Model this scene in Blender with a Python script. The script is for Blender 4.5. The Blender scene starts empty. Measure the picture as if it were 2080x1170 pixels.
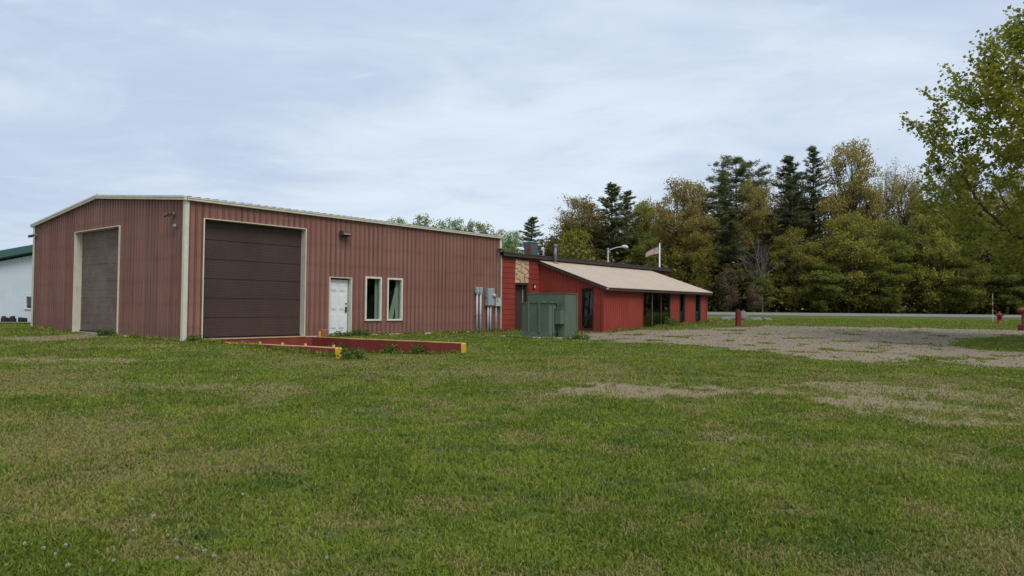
import bpy, math, random
import numpy as np
from mathutils import Matrix, Vector

# ------------------------------------------------------------------ camera, sky, sun, exposure
S = bpy.context.scene
COL = S.collection
R = math.radians
CAM_Z = 1.13
PITCH, ROLL = 0.0271, 0.0096
cam = bpy.data.cameras.new('camera')
cam.sensor_width = 36.0
cam.lens = 1470.5 / 2080 * 36.0
cam.clip_start = 0.1
cam.clip_end = 3000
cam_o = bpy.data.objects.new('camera', cam)
COL.objects.link(cam_o)
fwd = Vector((0, math.cos(PITCH), math.sin(PITCH)))
up0 = Vector((0, -math.sin(PITCH), math.cos(PITCH)))
right = Vector((1, 0, 0)) * math.cos(ROLL) + up0 * math.sin(ROLL)
up = up0 * math.cos(ROLL) - Vector((1, 0, 0)) * math.sin(ROLL)
mw = Matrix((right, up, -fwd)).transposed().to_4x4()
mw.translation = (0, 0, CAM_Z)
cam_o.matrix_world = mw
S.camera = cam_o

SUN_AZ, SUN_EL = R(150), R(52)      # azimuth clockwise from +Y
world = bpy.data.worlds.new('World')
S.world = world
world.use_nodes = True
wn, wl = world.node_tree.nodes, world.node_tree.links
wn.clear()
w_out = wn.new('ShaderNodeOutputWorld')
w_bg = wn.new('ShaderNodeBackground')
w_bg.inputs['Strength'].default_value = 0.1
w_sky = wn.new('ShaderNodeTexSky')
w_sky.sky_type = 'NISHITA'
w_sky.sun_disc = False
w_sky.sun_elevation = SUN_EL
w_sky.sun_rotation = SUN_AZ
w_sky.dust_density = 2.0
w_tc = wn.new('ShaderNodeTexCoord')
w_sep = wn.new('ShaderNodeSeparateXYZ')
wl.new(w_tc.outputs['Generated'], w_sep.inputs[0])
def wmath(op, a, b=None):
    m = wn.new('ShaderNodeMath'); m.operation = op
    for i, v in enumerate((a, b)):
        if v is None: continue
        if isinstance(v, (int, float)): m.inputs[i].default_value = v
        else: wl.new(v, m.inputs[i])
    return m.outputs[0]
zc = wmath('ADD', wmath('MAXIMUM', w_sep.outputs[2], 0.0), 0.16)
w_cmb = wn.new('ShaderNodeCombineXYZ')
wl.new(wmath('DIVIDE', w_sep.outputs[0], zc), w_cmb.inputs[0])
wl.new(wmath('DIVIDE', w_sep.outputs[1], zc), w_cmb.inputs[1])
def wnoise(scale, detail, rough, dist=0.0, off=0.0, stretch=(1, 1, 1)):
    mp = wn.new('ShaderNodeMapping'); mp.inputs['Location'].default_value = (off, off * .7, off)
    mp.inputs['Scale'].default_value = stretch
    wl.new(w_cmb.outputs[0], mp.inputs[0])
    n = wn.new('ShaderNodeTexNoise'); n.inputs['Scale'].default_value = scale
    n.inputs['Detail'].default_value = detail; n.inputs['Roughness'].default_value = rough
    n.inputs['Distortion'].default_value = dist
    wl.new(mp.outputs[0], n.inputs['Vector'])
    return n.outputs['Fac']
def wramp(fac, p0, p1, c0, c1):
    r = wn.new('ShaderNodeValToRGB')
    r.color_ramp.interpolation = 'EASE'
    r.color_ramp.elements[0].position = p0; r.color_ramp.elements[1].position = p1
    r.color_ramp.elements[0].color = (*c0, 1); r.color_ramp.elements[1].color = (*c1, 1)
    wl.new(fac, r.inputs[0])
    return r.outputs[0]
def wmix(fac, a, b, mode='MIX'):
    m = wn.new('ShaderNodeMix'); m.data_type = 'RGBA'; m.blend_type = mode
    for k, v in ((0, fac), (6, a), (7, b)):
        if isinstance(v, (int, float)): m.inputs[k].default_value = v
        elif isinstance(v, tuple): m.inputs[k].default_value = (*v, 1)
        else: wl.new(v, m.inputs[k])
    return m.outputs[2]
def K(c, k=7.55): return tuple(x * k for x in c)
n_big = wnoise(0.55, 6, 0.55, 0.25, 3.1, (0.8, 1.0, 1))
n_mid = wnoise(2.4, 8, 0.62, 0.6, 7.7, (0.7, 1.0, 1))
cl = wmath('ADD', wmath('MULTIPLY', n_big, 0.66), wmath('MULTIPLY', n_mid, 0.34))
f_cl = wramp(cl, 0.39, 0.65, (0, 0, 0), (1, 1, 1))
cloud = wmix(f_cl, K((0.525, 0.625, 0.80)), K((0.735, 0.83, 0.945)))
f_gap = wramp(wnoise(1.3, 6, 0.6, 0.4, 12.3), 0.55, 0.75, (0, 0, 0), (0.35, 0.35, 0.35))
f_wisp = wramp(wnoise(4.2, 8, 0.6, 0.9, 31.0, (0.6, 1.0, 1)), 0.56, 0.76, (0, 0, 0), (0.45, 0.45, 0.45))
cloud = wmix(f_wisp, cloud, K((0.74, 0.835, 0.94)))
wl.new(wmix(f_gap, cloud, w_sky.outputs[0]), w_bg.inputs['Color'])
wl.new(w_bg.outputs[0], w_out.inputs[0])

sun = bpy.data.lights.new('sun', 'SUN')
sun.energy = 1.5
sun.angle = R(28)
sun.color = (1.0, 0.94, 0.85)
sun_o = bpy.data.objects.new('sun', sun)
COL.objects.link(sun_o)
sd = Vector((math.sin(SUN_AZ) * math.cos(SUN_EL), math.cos(SUN_AZ) * math.cos(SUN_EL), math.sin(SUN_EL)))
sun_o.rotation_euler = sd.to_track_quat('Z', 'Y').to_euler()
sun_o.location = (0, -20, 40)

S.view_settings.view_transform = 'Standard'
S.view_settings.look = 'None'
S.view_settings.exposure = 0.42
S.view_settings.gamma = 1.0
S.view_settings.use_curve_mapping = False
S.render.engine = 'CYCLES'
S.cycles.max_bounces = 6
S.cycles.transparent_max_bounces = 16

# ------------------------------------------------------------------ materials
MAT = {}
class NT:
    def __init__(s, name):
        s.m = bpy.data.materials.new(name); s.m.use_nodes = True
        s.n, s.l = s.m.node_tree.nodes, s.m.node_tree.links
        s.n.clear()
        s.out = s.n.new('ShaderNodeOutputMaterial')
        MAT[name] = s.m
    def put(s, sock, v):
        if v is None: return
        if isinstance(v, bpy.types.NodeSocket): s.l.new(v, sock)
        elif isinstance(v, tuple) and len(v) == 3 and sock.type == 'RGBA': sock.default_value = (*v, 1)
        else: sock.default_value = v
    def pos(s, kind='Object', scale=(1, 1, 1), loc=(0, 0, 0)):
        t = s.n.new('ShaderNodeTexCoord'); mp = s.n.new('ShaderNodeMapping')
        mp.inputs['Scale'].default_value = scale; mp.inputs['Location'].default_value = loc
        s.l.new(t.outputs[kind], mp.inputs[0]); return mp.outputs[0]
    def wpos(s, scale=(1, 1, 1)):
        g = s.n.new('ShaderNodeNewGeometry'); mp = s.n.new('ShaderNodeMapping')
        mp.inputs['Scale'].default_value = scale
        s.l.new(g.outputs['Position'], mp.inputs[0]); return mp.outputs[0]
    def noise(s, vec, scale, detail=4, rough=.55, dist=0.):
        n = s.n.new('ShaderNodeTexNoise'); s.l.new(vec, n.inputs['Vector'])
        n.inputs['Scale'].default_value = scale; n.inputs['Detail'].default_value = detail
        n.inputs['Roughness'].default_value = rough; n.inputs['Distortion'].default_value = dist
        return n.outputs['Fac']
    def voro(s, vec, scale, out='Distance', feat='F1'):
        n = s.n.new('ShaderNodeTexVoronoi'); n.feature = feat; s.l.new(vec, n.inputs['Vector'])
        n.inputs['Scale'].default_value = scale; return n.outputs[out]
    def math(s, op, a, b=None, clamp=False):
        m = s.n.new('ShaderNodeMath'); m.operation = op; m.use_clamp = clamp
        s.put(m.inputs[0], a)
        if b is not None: s.put(m.inputs[1], b)
        return m.outputs[0]
    def ramp(s, fac, *stops):
        r = s.n.new('ShaderNodeValToRGB'); e = r.color_ramp.elements
        while len(e) < len(stops): e.new(0.5)
        for k, (p, c) in enumerate(stops):
            e[k].position = p; e[k].color = (c, c, c, 1) if isinstance(c, (int, float)) else (*c, 1)
        s.l.new(fac, r.inputs[0]); return r.outputs[0]
    def mix(s, fac, a, b, mode='MIX'):
        m = s.n.new('ShaderNodeMix'); m.data_type = 'RGBA'; m.blend_type = mode
        s.put(m.inputs[0], fac); s.put(m.inputs[6], a); s.put(m.inputs[7], b)
        return m.outputs[2]
    def attr(s, name):
        a = s.n.new('ShaderNodeAttribute'); a.attribute_name = name; return a.outputs['Fac']
    def bump(s, h, strength=.3, dist=.02):
        b = s.n.new('ShaderNodeBump'); b.inputs['Strength'].default_value = strength
        b.inputs['Distance'].default_value = dist; s.l.new(h, b.inputs['Height']); return b.outputs[0]
    def bsdf(s, col, rough=.7, metal=0., normal=None, spec=.4):
        p = s.n.new('ShaderNodeBsdfPrincipled')
        s.put(p.inputs['Base Color'], col); s.put(p.inputs['Roughness'], rough)
        p.inputs['Metallic'].default_value = metal; p.inputs['Specular IOR Level'].default_value = spec
        if normal is not None: s.l.new(normal, p.inputs['Normal'])
        s.l.new(p.outputs[0], s.out.inputs[0]); return p

def painted(name, col, var=.18, rough=.6, metal=0., scale=2.5, dirt=None, dirt_amt=.35, bump=.05, spec=.3, fine=40):
    t = NT(name)
    P = t.wpos()
    a = t.noise(P, scale, 6, .65)
    b = t.noise(P, fine, 3, .6)
    k = 1 - var
    c = t.mix(t.ramp(a, (.3, 0.), (.72, 1.)), tuple(x * k for x in col), tuple(min(1, x * (1 + var * .5)) for x in col))
    c = t.mix(t.math('MULTIPLY', b, .25), c, tuple(x * .6 for x in col))
    if dirt is not None:
        d = t.noise(t.wpos((1.6, 1.6, .35)), 3.0, 6, .7)
        c = t.mix(t.math('MULTIPLY', t.ramp(d, (.5, 0.), (.75, 1.)), dirt_amt), c, dirt)
    t.bsdf(c, rough, metal, t.bump(b, bump, .01), spec)
    return t.m

# weathered maroon sheet metal: chalky fading, girt lines, streaks, painted rib shade
t = NT('maroon_metal')
P = t.wpos()
a = t.noise(P, .55, 5, .6)
c = t.mix(t.ramp(a, (.32, 0.), (.68, 1.)), (.262, .116, .087), (.306, .154, .117))
st = t.noise(t.wpos((5., 5., .25)), 2.2, 5, .65)
c = t.mix(t.math('MULTIPLY', t.ramp(st, (.48, 0.), (.72, 1.)), .45), c, (.175, .092, .076))
sp = t.n.new('ShaderNodeSeparateXYZ'); t.l.new(t.pos('Object'), sp.inputs[0])
zz = t.math('ADD', sp.outputs[2], t.math('MULTIPLY', t.math('SUBTRACT', t.noise(P, 2.3, 4, .6), .5), .22))
fr = t.math('ABSOLUTE', t.math('SUBTRACT', t.math('FRACT', t.math('MULTIPLY', zz, 1 / .76)), .5))
band = t.ramp(fr, (.0, 1.), (.17, 0.))
band = t.math('MULTIPLY', band, t.ramp(t.noise(P, .9, 3, .5), (.3, .2), (.65, 1.)))
c = t.mix(t.math('MULTIPLY', band, .42), c, (.150, .080, .070))
scr = t.voro(t.wpos((3.28, 3.28, 6.5)), 1.0)
c = t.mix(t.math('MULTIPLY', t.ramp(scr, (.03, 1.), (.07, 0.)), .5), c, (.07, .04, .04))
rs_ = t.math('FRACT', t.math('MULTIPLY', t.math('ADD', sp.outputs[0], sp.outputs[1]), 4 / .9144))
rib_shade = t.ramp(t.math('ABSOLUTE', t.math('SUBTRACT', rs_, .5)), (.05, .0), (.10, 1.), (.18, 1.), (.25, .0))  # rib flanks darkened in the colour to deepen their soft shading
c = t.mix(t.math('MULTIPLY', t.math('MULTIPLY', rib_shade, t.ramp(st, (.25, .6), (.6, 1.))), .68), c, (.085, .040, .033))
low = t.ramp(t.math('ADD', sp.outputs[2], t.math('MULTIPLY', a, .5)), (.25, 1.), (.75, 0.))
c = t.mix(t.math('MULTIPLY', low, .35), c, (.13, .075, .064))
t.bsdf(c, .62, 0., t.bump(t.noise(P, 6, 3, .5), .12, .02), .3)

painted('cream_trim', (.69, .655, .525), .12, .55, dirt=(.30, .27, .21), dirt_amt=.4)
painted('window_frame_paint', (.76, .72, .60), .12, .55, dirt=(.40, .36, .28), dirt_amt=.4)
painted('brown_door_paint', (.076, .047, .039), .22, .55, dirt=(.088, .060, .050), dirt_amt=.5, scale=.9)
t = NT('faded_door_paint')
a = t.noise(t.wpos((1.2, 1.2, 6.)), 1.6, 6, .65); b_ = t.noise(t.wpos(), 1.1, 5, .6)
c = t.mix(t.ramp(a, (.3, 0.), (.7, 1.)), (.120, .085, .068), (.185, .135, .108))
c = t.mix(t.math('MULTIPLY', t.ramp(b_, (.45, 0.), (.62, 1.)), .6), c, (.225, .175, .135))
t.bsdf(c, .75, 0., t.bump(a, .1, .01), .2)
painted('white_door_paint', (.82, .82, .82), .07, .45, dirt=(.48, .45, .38), dirt_amt=.3)
painted('black_hardware', (.015, .015, .017), .2, .45)
painted('roof_metal', (.085, .075, .07), .2, 1., dirt=(.12, .10, .09), spec=.05)
painted('dark_roof_metal', (.035, .04, .036), .25, .5)
painted('tan_roof_metal', (.56, .455, .36), .10, .7, dirt=(.43, .34, .265), dirt_amt=.5, scale=.8)
painted('brown_fascia', (.070, .042, .033), .2, .6, dirt=(.09, .065, .055))
painted('concrete', (.36, .34, .29), .25, .9, dirt=(.2, .18, .14), bump=.3)
painted('dock_red_paint', (.275, .048, .038), .3, .65, dirt=(.15, .035, .03), dirt_amt=.7, bump=.2)
painted('yellow_paint', (.66, .43, .045), .25, .6, dirt=(.40, .16, .06), dirt_amt=.75, scale=6)
painted('faded_yellow', (.66, .42, .16), .25, .7, dirt=(.42, .14, .07), dirt_amt=.85, scale=5)
painted('block_red', (.33, .12, .09), .25, .8)
painted('transformer_green', (.115, .158, .110), .16, .55, dirt=(.165, .205, .152), dirt_amt=.5, scale=1.6)
painted('transformer_rust', (.25, .15, .10), .3, .8)
painted('grey_conduit', (.50, .52, .54), .1, .45, dirt=(.3, .3, .29))
painted('electric_grey', (.36, .40, .41), .1, .5, dirt=(.26, .28, .28))
painted('electric_pale', (.50, .53, .50), .1, .5)
painted('red_mark', (.45, .05, .03), .1, .5)
painted('bronze_fixture', (.10, .075, .06), .2, .5, dirt=(.2, .16, .12))
painted('steel_grey', (.30, .31, .32), .15, .45, .4)
painted('flue_steel', (.20, .215, .23), .15, .5, .3)
painted('white_plastic', (.75, .75, .73), .06, .4)
painted('lamp_white', (.62, .64, .63), .08, .4)
painted('ac_blue_grey', (.10, .125, .15), .2, .5)
painted('ac_cap_teal', (.13, .17, .20), .15, .5)
painted('ac_rust_red', (.24, .07, .05), .3, .7)
painted('hydrant_red', (.27, .026, .022), .25, .5)
painted('post_red', (.22, .028, .025), .3, .6, dirt=(.15, .03, .03))
painted('rock', (.22, .21, .20), .35, .9, bump=.5, scale=5)
painted('interior_dark', (.10, .095, .085), .2, .9)
painted('drywall', (.62, .66, .60), .12, .9)
painted('board_wood', (.70, .66, .54), .2, .8)
painted('green_roof', (.060, .135, .125), .1, .5)
painted('pale_metal', (.60, .68, .72), .06, .5, dirt=(.5, .57, .6), dirt_amt=.3)
painted('dark_pallet', (.055, .030, .036), .5, .9, fine=12)
painted('stone_veneer', (.66, .46, .29), .25, .9, bump=.5, scale=7)
painted('mortar', (.20, .14, .09), .3, .95)
painted('bark', (.075, .060, .050), .3, .95, bump=.5, scale=4)
painted('bark_pale', (.16, .145, .13), .25, .95, scale=3)
painted('dead_wood', (.21, .19, .17), .2, .9)
painted('flag_red', (.42, .045, .06), .1, .8)
painted('flag_white', (.70, .66, .66), .06, .8)
painted('flag_blue', (.035, .04, .12), .1, .8)
painted('seed_fluff', (.44, .45, .38), .1, .95)
painted('stem_green', (.12, .17, .05), .2, .8)

# red painted siding
def red_siding(name, hatch):
    t = NT(name)
    P = t.wpos()
    a = t.noise(P, 1.1, 5, .6)
    c = t.mix(t.ramp(a, (.3, 0.), (.7, 1.)), (.255, .040, .028), (.330, .060, .040))
    st = t.noise(t.wpos((7., 7., .3)), 2.0, 5, .65)
    c = t.mix(t.math('MULTIPLY', t.ramp(st, (.5, 0.), (.75, 1.)), .4), c, (.17, .03, .026))
    nrm = None
    if hatch:
        w = t.n.new('ShaderNodeTexWave'); w.bands_direction = 'X'; w.inputs['Scale'].default_value = 6.5
        w.inputs['Distortion'].default_value = .3
        t.l.new(t.pos('Object'), w.inputs['Vector'])
        c = t.mix(t.math('MULTIPLY', t.ramp(w.outputs['Fac'], (.0, 1.), (.3, 0.)), .5), c, (.12, .022, .02))
        nrm = t.bump(w.outputs['Fac'], .4, .01)
    else:
        nrm = t.bump(t.noise(t.wpos((30, 30, 2)), 3, 3, .6), .15, .01)
    t.bsdf(c, .75, 0., nrm, .25)
red_siding('red_siding', False)
red_siding('red_plank', True)

# window glass: mirror-like skin over a see-through pane
t = NT('window_glass')
fz = t.n.new('ShaderNodeFresnel')
gg = t.n.new('ShaderNodeNewGeometry')          # same reflectance from both faces of the pane
t.l.new(t.math('ADD', t.math('MULTIPLY', gg.outputs['Backfacing'], 1 / 1.6 - 1.6), 1.6), fz.inputs[0])
tr = t.n.new('ShaderNodeBsdfTransparent'); tr.inputs[0].default_value = (.80, .86, .83, 1)
gl = t.n.new('ShaderNodeBsdfGlossy'); gl.inputs['Roughness'].default_value = .02; gl.inputs[0].default_value = (.75, .78, .76, 1)
mx = t.n.new('ShaderNodeMixShader')
t.l.new(t.math('MULTIPLY', fz.outputs[0], 1.15, True), mx.inputs[0]); t.l.new(tr.outputs[0], mx.inputs[1]); t.l.new(gl.outputs[0], mx.inputs[2])
t.l.new(mx.outputs[0], t.out.inputs[0])

# foliage
def leaf_mat(name, dark, light, warm=None, trans=.3, vary=True):
    t = NT(name)
    tone = t.attr('tone')
    c = t.mix(tone, dark, light)
    oi = t.n.new('ShaderNodeObjectInfo')
    if warm is not None:
        c = t.mix(t.math('MULTIPLY', t.ramp(t.noise(t.pos('Object'), .35, 3, .6), (.42, 0.), (.62, 1.)), .75), c, warm)
    hs = t.n.new('ShaderNodeHueSaturation')
    if vary:
        t.put(hs.inputs['Hue'], t.math('ADD', t.math('MULTIPLY', oi.outputs['Random'], .03), .485))
        t.put(hs.inputs['Value'], t.math('ADD', t.math('MULTIPLY', oi.outputs['Random'], .3), .85))
    else:
        hs.inputs['Hue'].default_value = .508; hs.inputs['Value'].default_value = 1.1
    t.l.new(c, hs.inputs['Color'])
    d = t.n.new('ShaderNodeBsdfDiffuse'); t.l.new(hs.outputs[0], d.inputs[0])
    r = t.n.new('ShaderNodeBsdfTranslucent'); t.l.new(hs.outputs[0], r.inputs[0])
    m = t.n.new('ShaderNodeMixShader'); m.inputs[0].default_value = trans
    t.l.new(d.outputs[0], m.inputs[1]); t.l.new(r.outputs[0], m.inputs[2]); t.l.new(m.outputs[0], t.out.inputs[0])
leaf_mat('leaf_oak', (.225, .195, .055), (.47, .40, .115), (.38, .29, .10), .38)
leaf_mat('leaf_orange', (.24, .18, .056), (.46, .35, .11), (.33, .29, .08), .38)
leaf_mat('leaf_yellowgreen', (.175, .18, .036), (.39, .37, .08), (.32, .27, .066), .38)
leaf_mat('leaf_green', (.135, .165, .035), (.30, .325, .07), None, .38)
leaf_mat('leaf_poplar', (.16, .22, .055), (.34, .42, .15), None, .4)
leaf_mat('leaf_maple', (.145, .168, .025), (.32, .325, .054), (.28, .25, .042), .45, False)
leaf_mat('needle_dark', (.128, .146, .062), (.255, .275, .115), None, .35)
leaf_mat('needle_blue', (.128, .158, .086), (.250, .290, .155), None, .35)
leaf_mat('leaf_wood', (.11, .108, .034), (.25, .22, .064), (.22, .17, .06), .3)
leaf_mat('leaf_shrub', (.14, .105, .06), (.27, .20, .11), None, .2)
leaf_mat('leaf_weed', (.07, .12, .026), (.16, .235, .055), None, .3)

# ground: lawn, thatch, bare soil, gravel
t = NT('lawn_ground')
P = t.wpos()
n1 = t.noise(P, .9, 6, .6); n2 = t.noise(P, 7, 5, .7); n3 = t.noise(P, 45, 3, .7)
g = t.mix(t.ramp(n2, (.3, 0.), (.7, 1.)), (.066, .098, .016), (.130, .176, .032))
g = t.mix(t.math('MULTIPLY', t.ramp(n1, (.4, 0.), (.65, 1.)), .5), g, (.125, .155, .030))
dry = t.math('ADD', t.attr('dry'), t.math('MULTIPLY', t.math('SUBTRACT', n2, .5), .9), True)
g = t.mix(t.math('MULTIPLY', dry, .85), g, (.205, .165, .082))
soil = t.mix(t.ramp(n3, (.3, 0.), (.7, 1.)), (.20, .152, .092), (.385, .305, .20))
bare = t.ramp(t.math('ADD', t.attr('bare'), t.math('MULTIPLY', t.math('SUBTRACT', n2, .5), .8), True), (.35, 0.), (.62, 1.))
g = t.mix(bare, g, soil)
g = t.mix(t.math('MULTIPLY', t.ramp(n3, (.35, 1.), (.55, 0.)), .45), g, (.03, .035, .014))
vc = t.voro(P, 26, 'Color')
sv = t.n.new('ShaderNodeSeparateColor'); t.l.new(vc, sv.inputs[0])
gr = t.mix(sv.outputs[0], (.15, .115, .076), (.40, .325, .235))
gr = t.mix(t.math('MULTIPLY', t.ramp(n1, (.4, 0.), (.7, 1.)), .5), gr, (.20, .155, .105))
gm = t.ramp(t.math('ADD', t.attr('gravel'), t.math('MULTIPLY', t.math('SUBTRACT', n2, .5), .7), True), (.38, 0.), (.6, 1.))
g = t.mix(gm, g, gr)
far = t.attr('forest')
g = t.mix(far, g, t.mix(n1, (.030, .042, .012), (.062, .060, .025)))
t.bsdf(g, .95, 0., t.bump(t.math('ADD', n2, t.math('MULTIPLY', n3, .6)), .6, .05), .1)

t = NT('grass_blade')
tone = t.attr('tone'); dry = t.attr('dry')
g = t.mix(tone, (.106, .164, .020), (.270, .338, .050))
g = t.mix(t.math('MULTIPLY', t.noise(t.wpos(), .8, 4, .6), .5), g, (.206, .264, .030))
g = t.mix(t.math('MULTIPLY', t.ramp(t.noise(t.wpos(), 1.7, 4, .6), (.52, 0.), (.66, 1.)), .7), g, (.085, .165, .040))
g = t.mix(dry, g, (.36, .29, .13))
d = t.n.new('ShaderNodeBsdfDiffuse'); t.l.new(g, d.inputs[0])
r = t.n.new('ShaderNodeBsdfTranslucent'); t.l.new(g, r.inputs[0])
m = t.n.new('ShaderNodeMixShader'); m.inputs[0].default_value = .3
t.l.new(d.outputs[0], m.inputs[1]); t.l.new(r.outputs[0], m.inputs[2]); t.l.new(m.outputs[0], t.out.inputs[0])

t = NT('asphalt')
P = t.wpos()
c = t.mix(t.noise(P, .4, 5, .6), (.19, .185, .175), (.27, .26, .245))
t.bsdf(c, .95, 0., None, .2)
t = NT('shoulder_gravel')
P = t.wpos()
c = t.mix(t.noise(P, 3, 5, .7), (.19, .17, .14), (.30, .27, .22))
t.bsdf(c, .95, 0., None, .1)

# ------------------------------------------------------------------ mesh helpers
def setp(o, label=None, cat=None, group=None, kind=None):
    if label: o['label'] = label
    if cat: o['category'] = cat
    if group: o['group'] = group
    if kind: o['kind'] = kind
    return o
def link(name, me, mat=None, parent=None, smooth=False):
    if mat:
        for k in (mat if isinstance(mat, (list, tuple)) else [mat]):
            if me.materials.find(k) < 0: me.materials.append(MAT[k])
    o = bpy.data.objects.new(name, me); COL.objects.link(o)
    if parent: o.parent = parent
    if smooth: me.polygons.foreach_set('use_smooth', [True] * len(me.polygons))
    return o
def empty(name, loc=(0, 0, 0), rz=0., label=None, cat=None, group=None):
    o = bpy.data.objects.new(name, None); COL.objects.link(o)
    o.location = loc; o.rotation_euler = (0, 0, rz); o.empty_display_size = .2
    return setp(o, label, cat, group)
class MB:
    def __init__(s): s.v, s.f, s.mi = [], [], []
    def add(s, vs, fs, mi=0):
        b = len(s.v); s.v += [tuple(map(float, v)) for v in vs]
        s.f += [tuple(i + b for i in f) for f in fs]; s.mi += [mi] * len(fs)
        return s
    def box(s, x0, x1, y0, y1, z0, z1, mi=0):
        vs = [(x, y, z) for z in (z0, z1) for y in (y0, y1) for x in (x0, x1)]
        return s.add(vs, [(0, 2, 3, 1), (4, 5, 7, 6), (0, 1, 5, 4), (2, 6, 7, 3), (0, 4, 6, 2), (1, 3, 7, 5)], mi)
    def bbox(s, x0, x1, y0, y1, z0, z1, b=.01, mi=0):      # box with chamfered edges
        X, Y, Z = (x0, x1), (y0, y1), (z0, z1); vs = []; idx = {}
        for i in (0, 1):
            for j in (0, 1):
                for k in (0, 1):
                    sx, sy, sz = (1 - 2 * i), (1 - 2 * j), (1 - 2 * k)
                    for ax in range(3):
                        p = [X[i] + sx * b, Y[j] + sy * b, Z[k] + sz * b]
                        p[ax] = (X[i], Y[j], Z[k])[ax]
                        idx[i, j, k, ax] = len(vs); vs.append(p)
        fs = []
        g = lambda i, j, k, a: idx[i, j, k, a]
        for i in (0, 1): fs.append([g(i, 0, 0, 0), g(i, 1, 0, 0), g(i, 1, 1, 0), g(i, 0, 1, 0)][::1 if i else -1])
        for j in (0, 1): fs.append([g(0, j, 0, 1), g(0, j, 1, 1), g(1, j, 1, 1), g(1, j, 0, 1)][::1 if j else -1])
        for k in (0, 1): fs.append([g(0, 0, k, 2), g(1, 0, k, 2), g(1, 1, k, 2), g(0, 1, k, 2)][::1 if k else -1])
        for j in (0, 1):
            for k in (0, 1): fs.append([g(0, j, k, 1), g(1, j, k, 1), g(1, j, k, 2), g(0, j, k, 2)])
        for i in (0, 1):
            for k in (0, 1): fs.append([g(i, 0, k, 0), g(i, 1, k, 0), g(i, 1, k, 2), g(i, 0, k, 2)])
        for i in (0, 1):
            for j in (0, 1): fs.append([g(i, j, 0, 0), g(i, j, 1, 0), g(i, j, 1, 1), g(i, j, 0, 1)])
        for i in (0, 1):
            for j in (0, 1):
                for k in (0, 1): fs.append([g(i, j, k, 0), g(i, j, k, 1), g(i, j, k, 2)])
        return s.add(vs, fs, mi)
    def tube(s, pts, rad, n=8, caps=True, mi=0):
        pts = [Vector(p) for p in pts]; m = len(pts)
        if not isinstance(rad, (list, tuple)): rad = [rad] * m
        vs, fs = [], []
        ref = None
        for i in range(m):
            d = (pts[min(i + 1, m - 1)] - pts[max(i - 1, 0)]).normalized()
            if ref is None: ref = d.orthogonal().normalized()
            a = (ref - d * ref.dot(d))
            a = a.normalized() if a.length > 1e-6 else d.orthogonal().normalized()
            ref = a; b = d.cross(a)
            for k in range(n):
                an = 2 * math.pi * k / n
                vs.append(pts[i] + (a * math.cos(an) + b * math.sin(an)) * rad[i])
        for i in range(m - 1):
            for k in range(n):
                fs.append((i * n + k, i * n + (k + 1) % n, (i + 1) * n + (k + 1) % n, (i + 1) * n + k))
        if caps: fs += [tuple(range(n))[::-1], tuple((m - 1) * n + k for k in range(n))]
        return s.add(vs, fs, mi)
    def lathe(s, prof, n=16, axis=(0, 0, 0), mi=0):
        vs, fs = [], []
        for r, z in prof:
            for k in range(n):
                an = 2 * math.pi * k / n
                vs.append((axis[0] + r * math.cos(an), axis[1] + r * math.sin(an), axis[2] + z))
        for i in range(len(prof) - 1):
            for k in range(n):
                fs.append((i * n + k, i * n + (k + 1) % n, (i + 1) * n + (k + 1) % n, (i + 1) * n + k))
        fs += [tuple(range(n))[::-1], tuple((len(prof) - 1) * n + k for k in range(n))]
        return s.add(vs, fs, mi)
    def prism(s, poly, y0, y1, plane='xz', mi=0):          # polygon extruded along the third axis
        n = len(poly)
        mk = {'xz': lambda p, q: (p[0], q, p[1]), 'xy': lambda p, q: (p[0], p[1], q), 'yz': lambda p, q: (q, p[0], p[1])}[plane]
        vs = [mk(p, y0) for p in poly] + [mk(p, y1) for p in poly]
        fs = [tuple(range(n)), tuple(range(n, 2 * n))[::-1]] + [(i, i + n, (i + 1) % n + n, (i + 1) % n) for i in range(n)]
        return s.add(vs, fs, mi)
    def mesh(s, name):
        me = bpy.data.meshes.new(name); me.from_pydata(s.v, [], s.f)
        if any(s.mi): me.polygons.foreach_set('material_index', s.mi)
        me.update(); return me
    def obj(s, name, mat, parent=None, smooth=False): 
        return link(name, s.mesh(name), mat, parent, smooth)
def np_mesh(name, V, F, attrs=None):
    V = np.asarray(V, np.float32); F = np.asarray(F, np.int32); k = F.shape[1]
    me = bpy.data.meshes.new(name)
    me.vertices.add(len(V)); me.vertices.foreach_set('co', V.ravel())
    me.loops.add(F.size); me.loops.foreach_set('vertex_index', F.ravel())
    me.polygons.add(len(F)); me.polygons.foreach_set('loop_start', np.arange(0, F.size, k, dtype=np.int32))
    for nm, a in (attrs or {}).items():
        at = me.attributes.new(nm, 'FLOAT', 'POINT'); at.data.foreach_set('value', np.asarray(a, np.float32))
    me.update(calc_edges=True); return me
# ------------------------------------------------------------------ value noise and ground fields
_rs = np.random.RandomState(7)
_G = _rs.rand(256, 256).astype(np.float32)
def vnoise(x, y):
    xi, yi = np.floor(x).astype(int), np.floor(y).astype(int)
    fx, fy = x - xi, y - yi
    fx, fy = fx * fx * (3 - 2 * fx), fy * fy * (3 - 2 * fy)
    g = lambda a, b: _G[a & 255, b & 255]
    return (g(xi, yi) * (1 - fx) + g(xi + 1, yi) * fx) * (1 - fy) + (g(xi, yi + 1) * (1 - fx) + g(xi + 1, yi + 1) * fx) * fy
def fbm(x, y, s, o=4, off=0.):
    v, a, t = 0., 1., 0.
    for k in range(o):
        v = v + a * vnoise(x / s * 2 ** k + off + 17 * k, y / s * 2 ** k + off * 1.7 + 31 * k); t += a; a *= .55
    return v / t
def sst(x, a, b):
    q = np.clip((x - a) / (b - a), 0, 1); return q * q * (3 - 2 * q)
AZ = 0.6909
CX, CY = -10.4533, 23.0885
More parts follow.
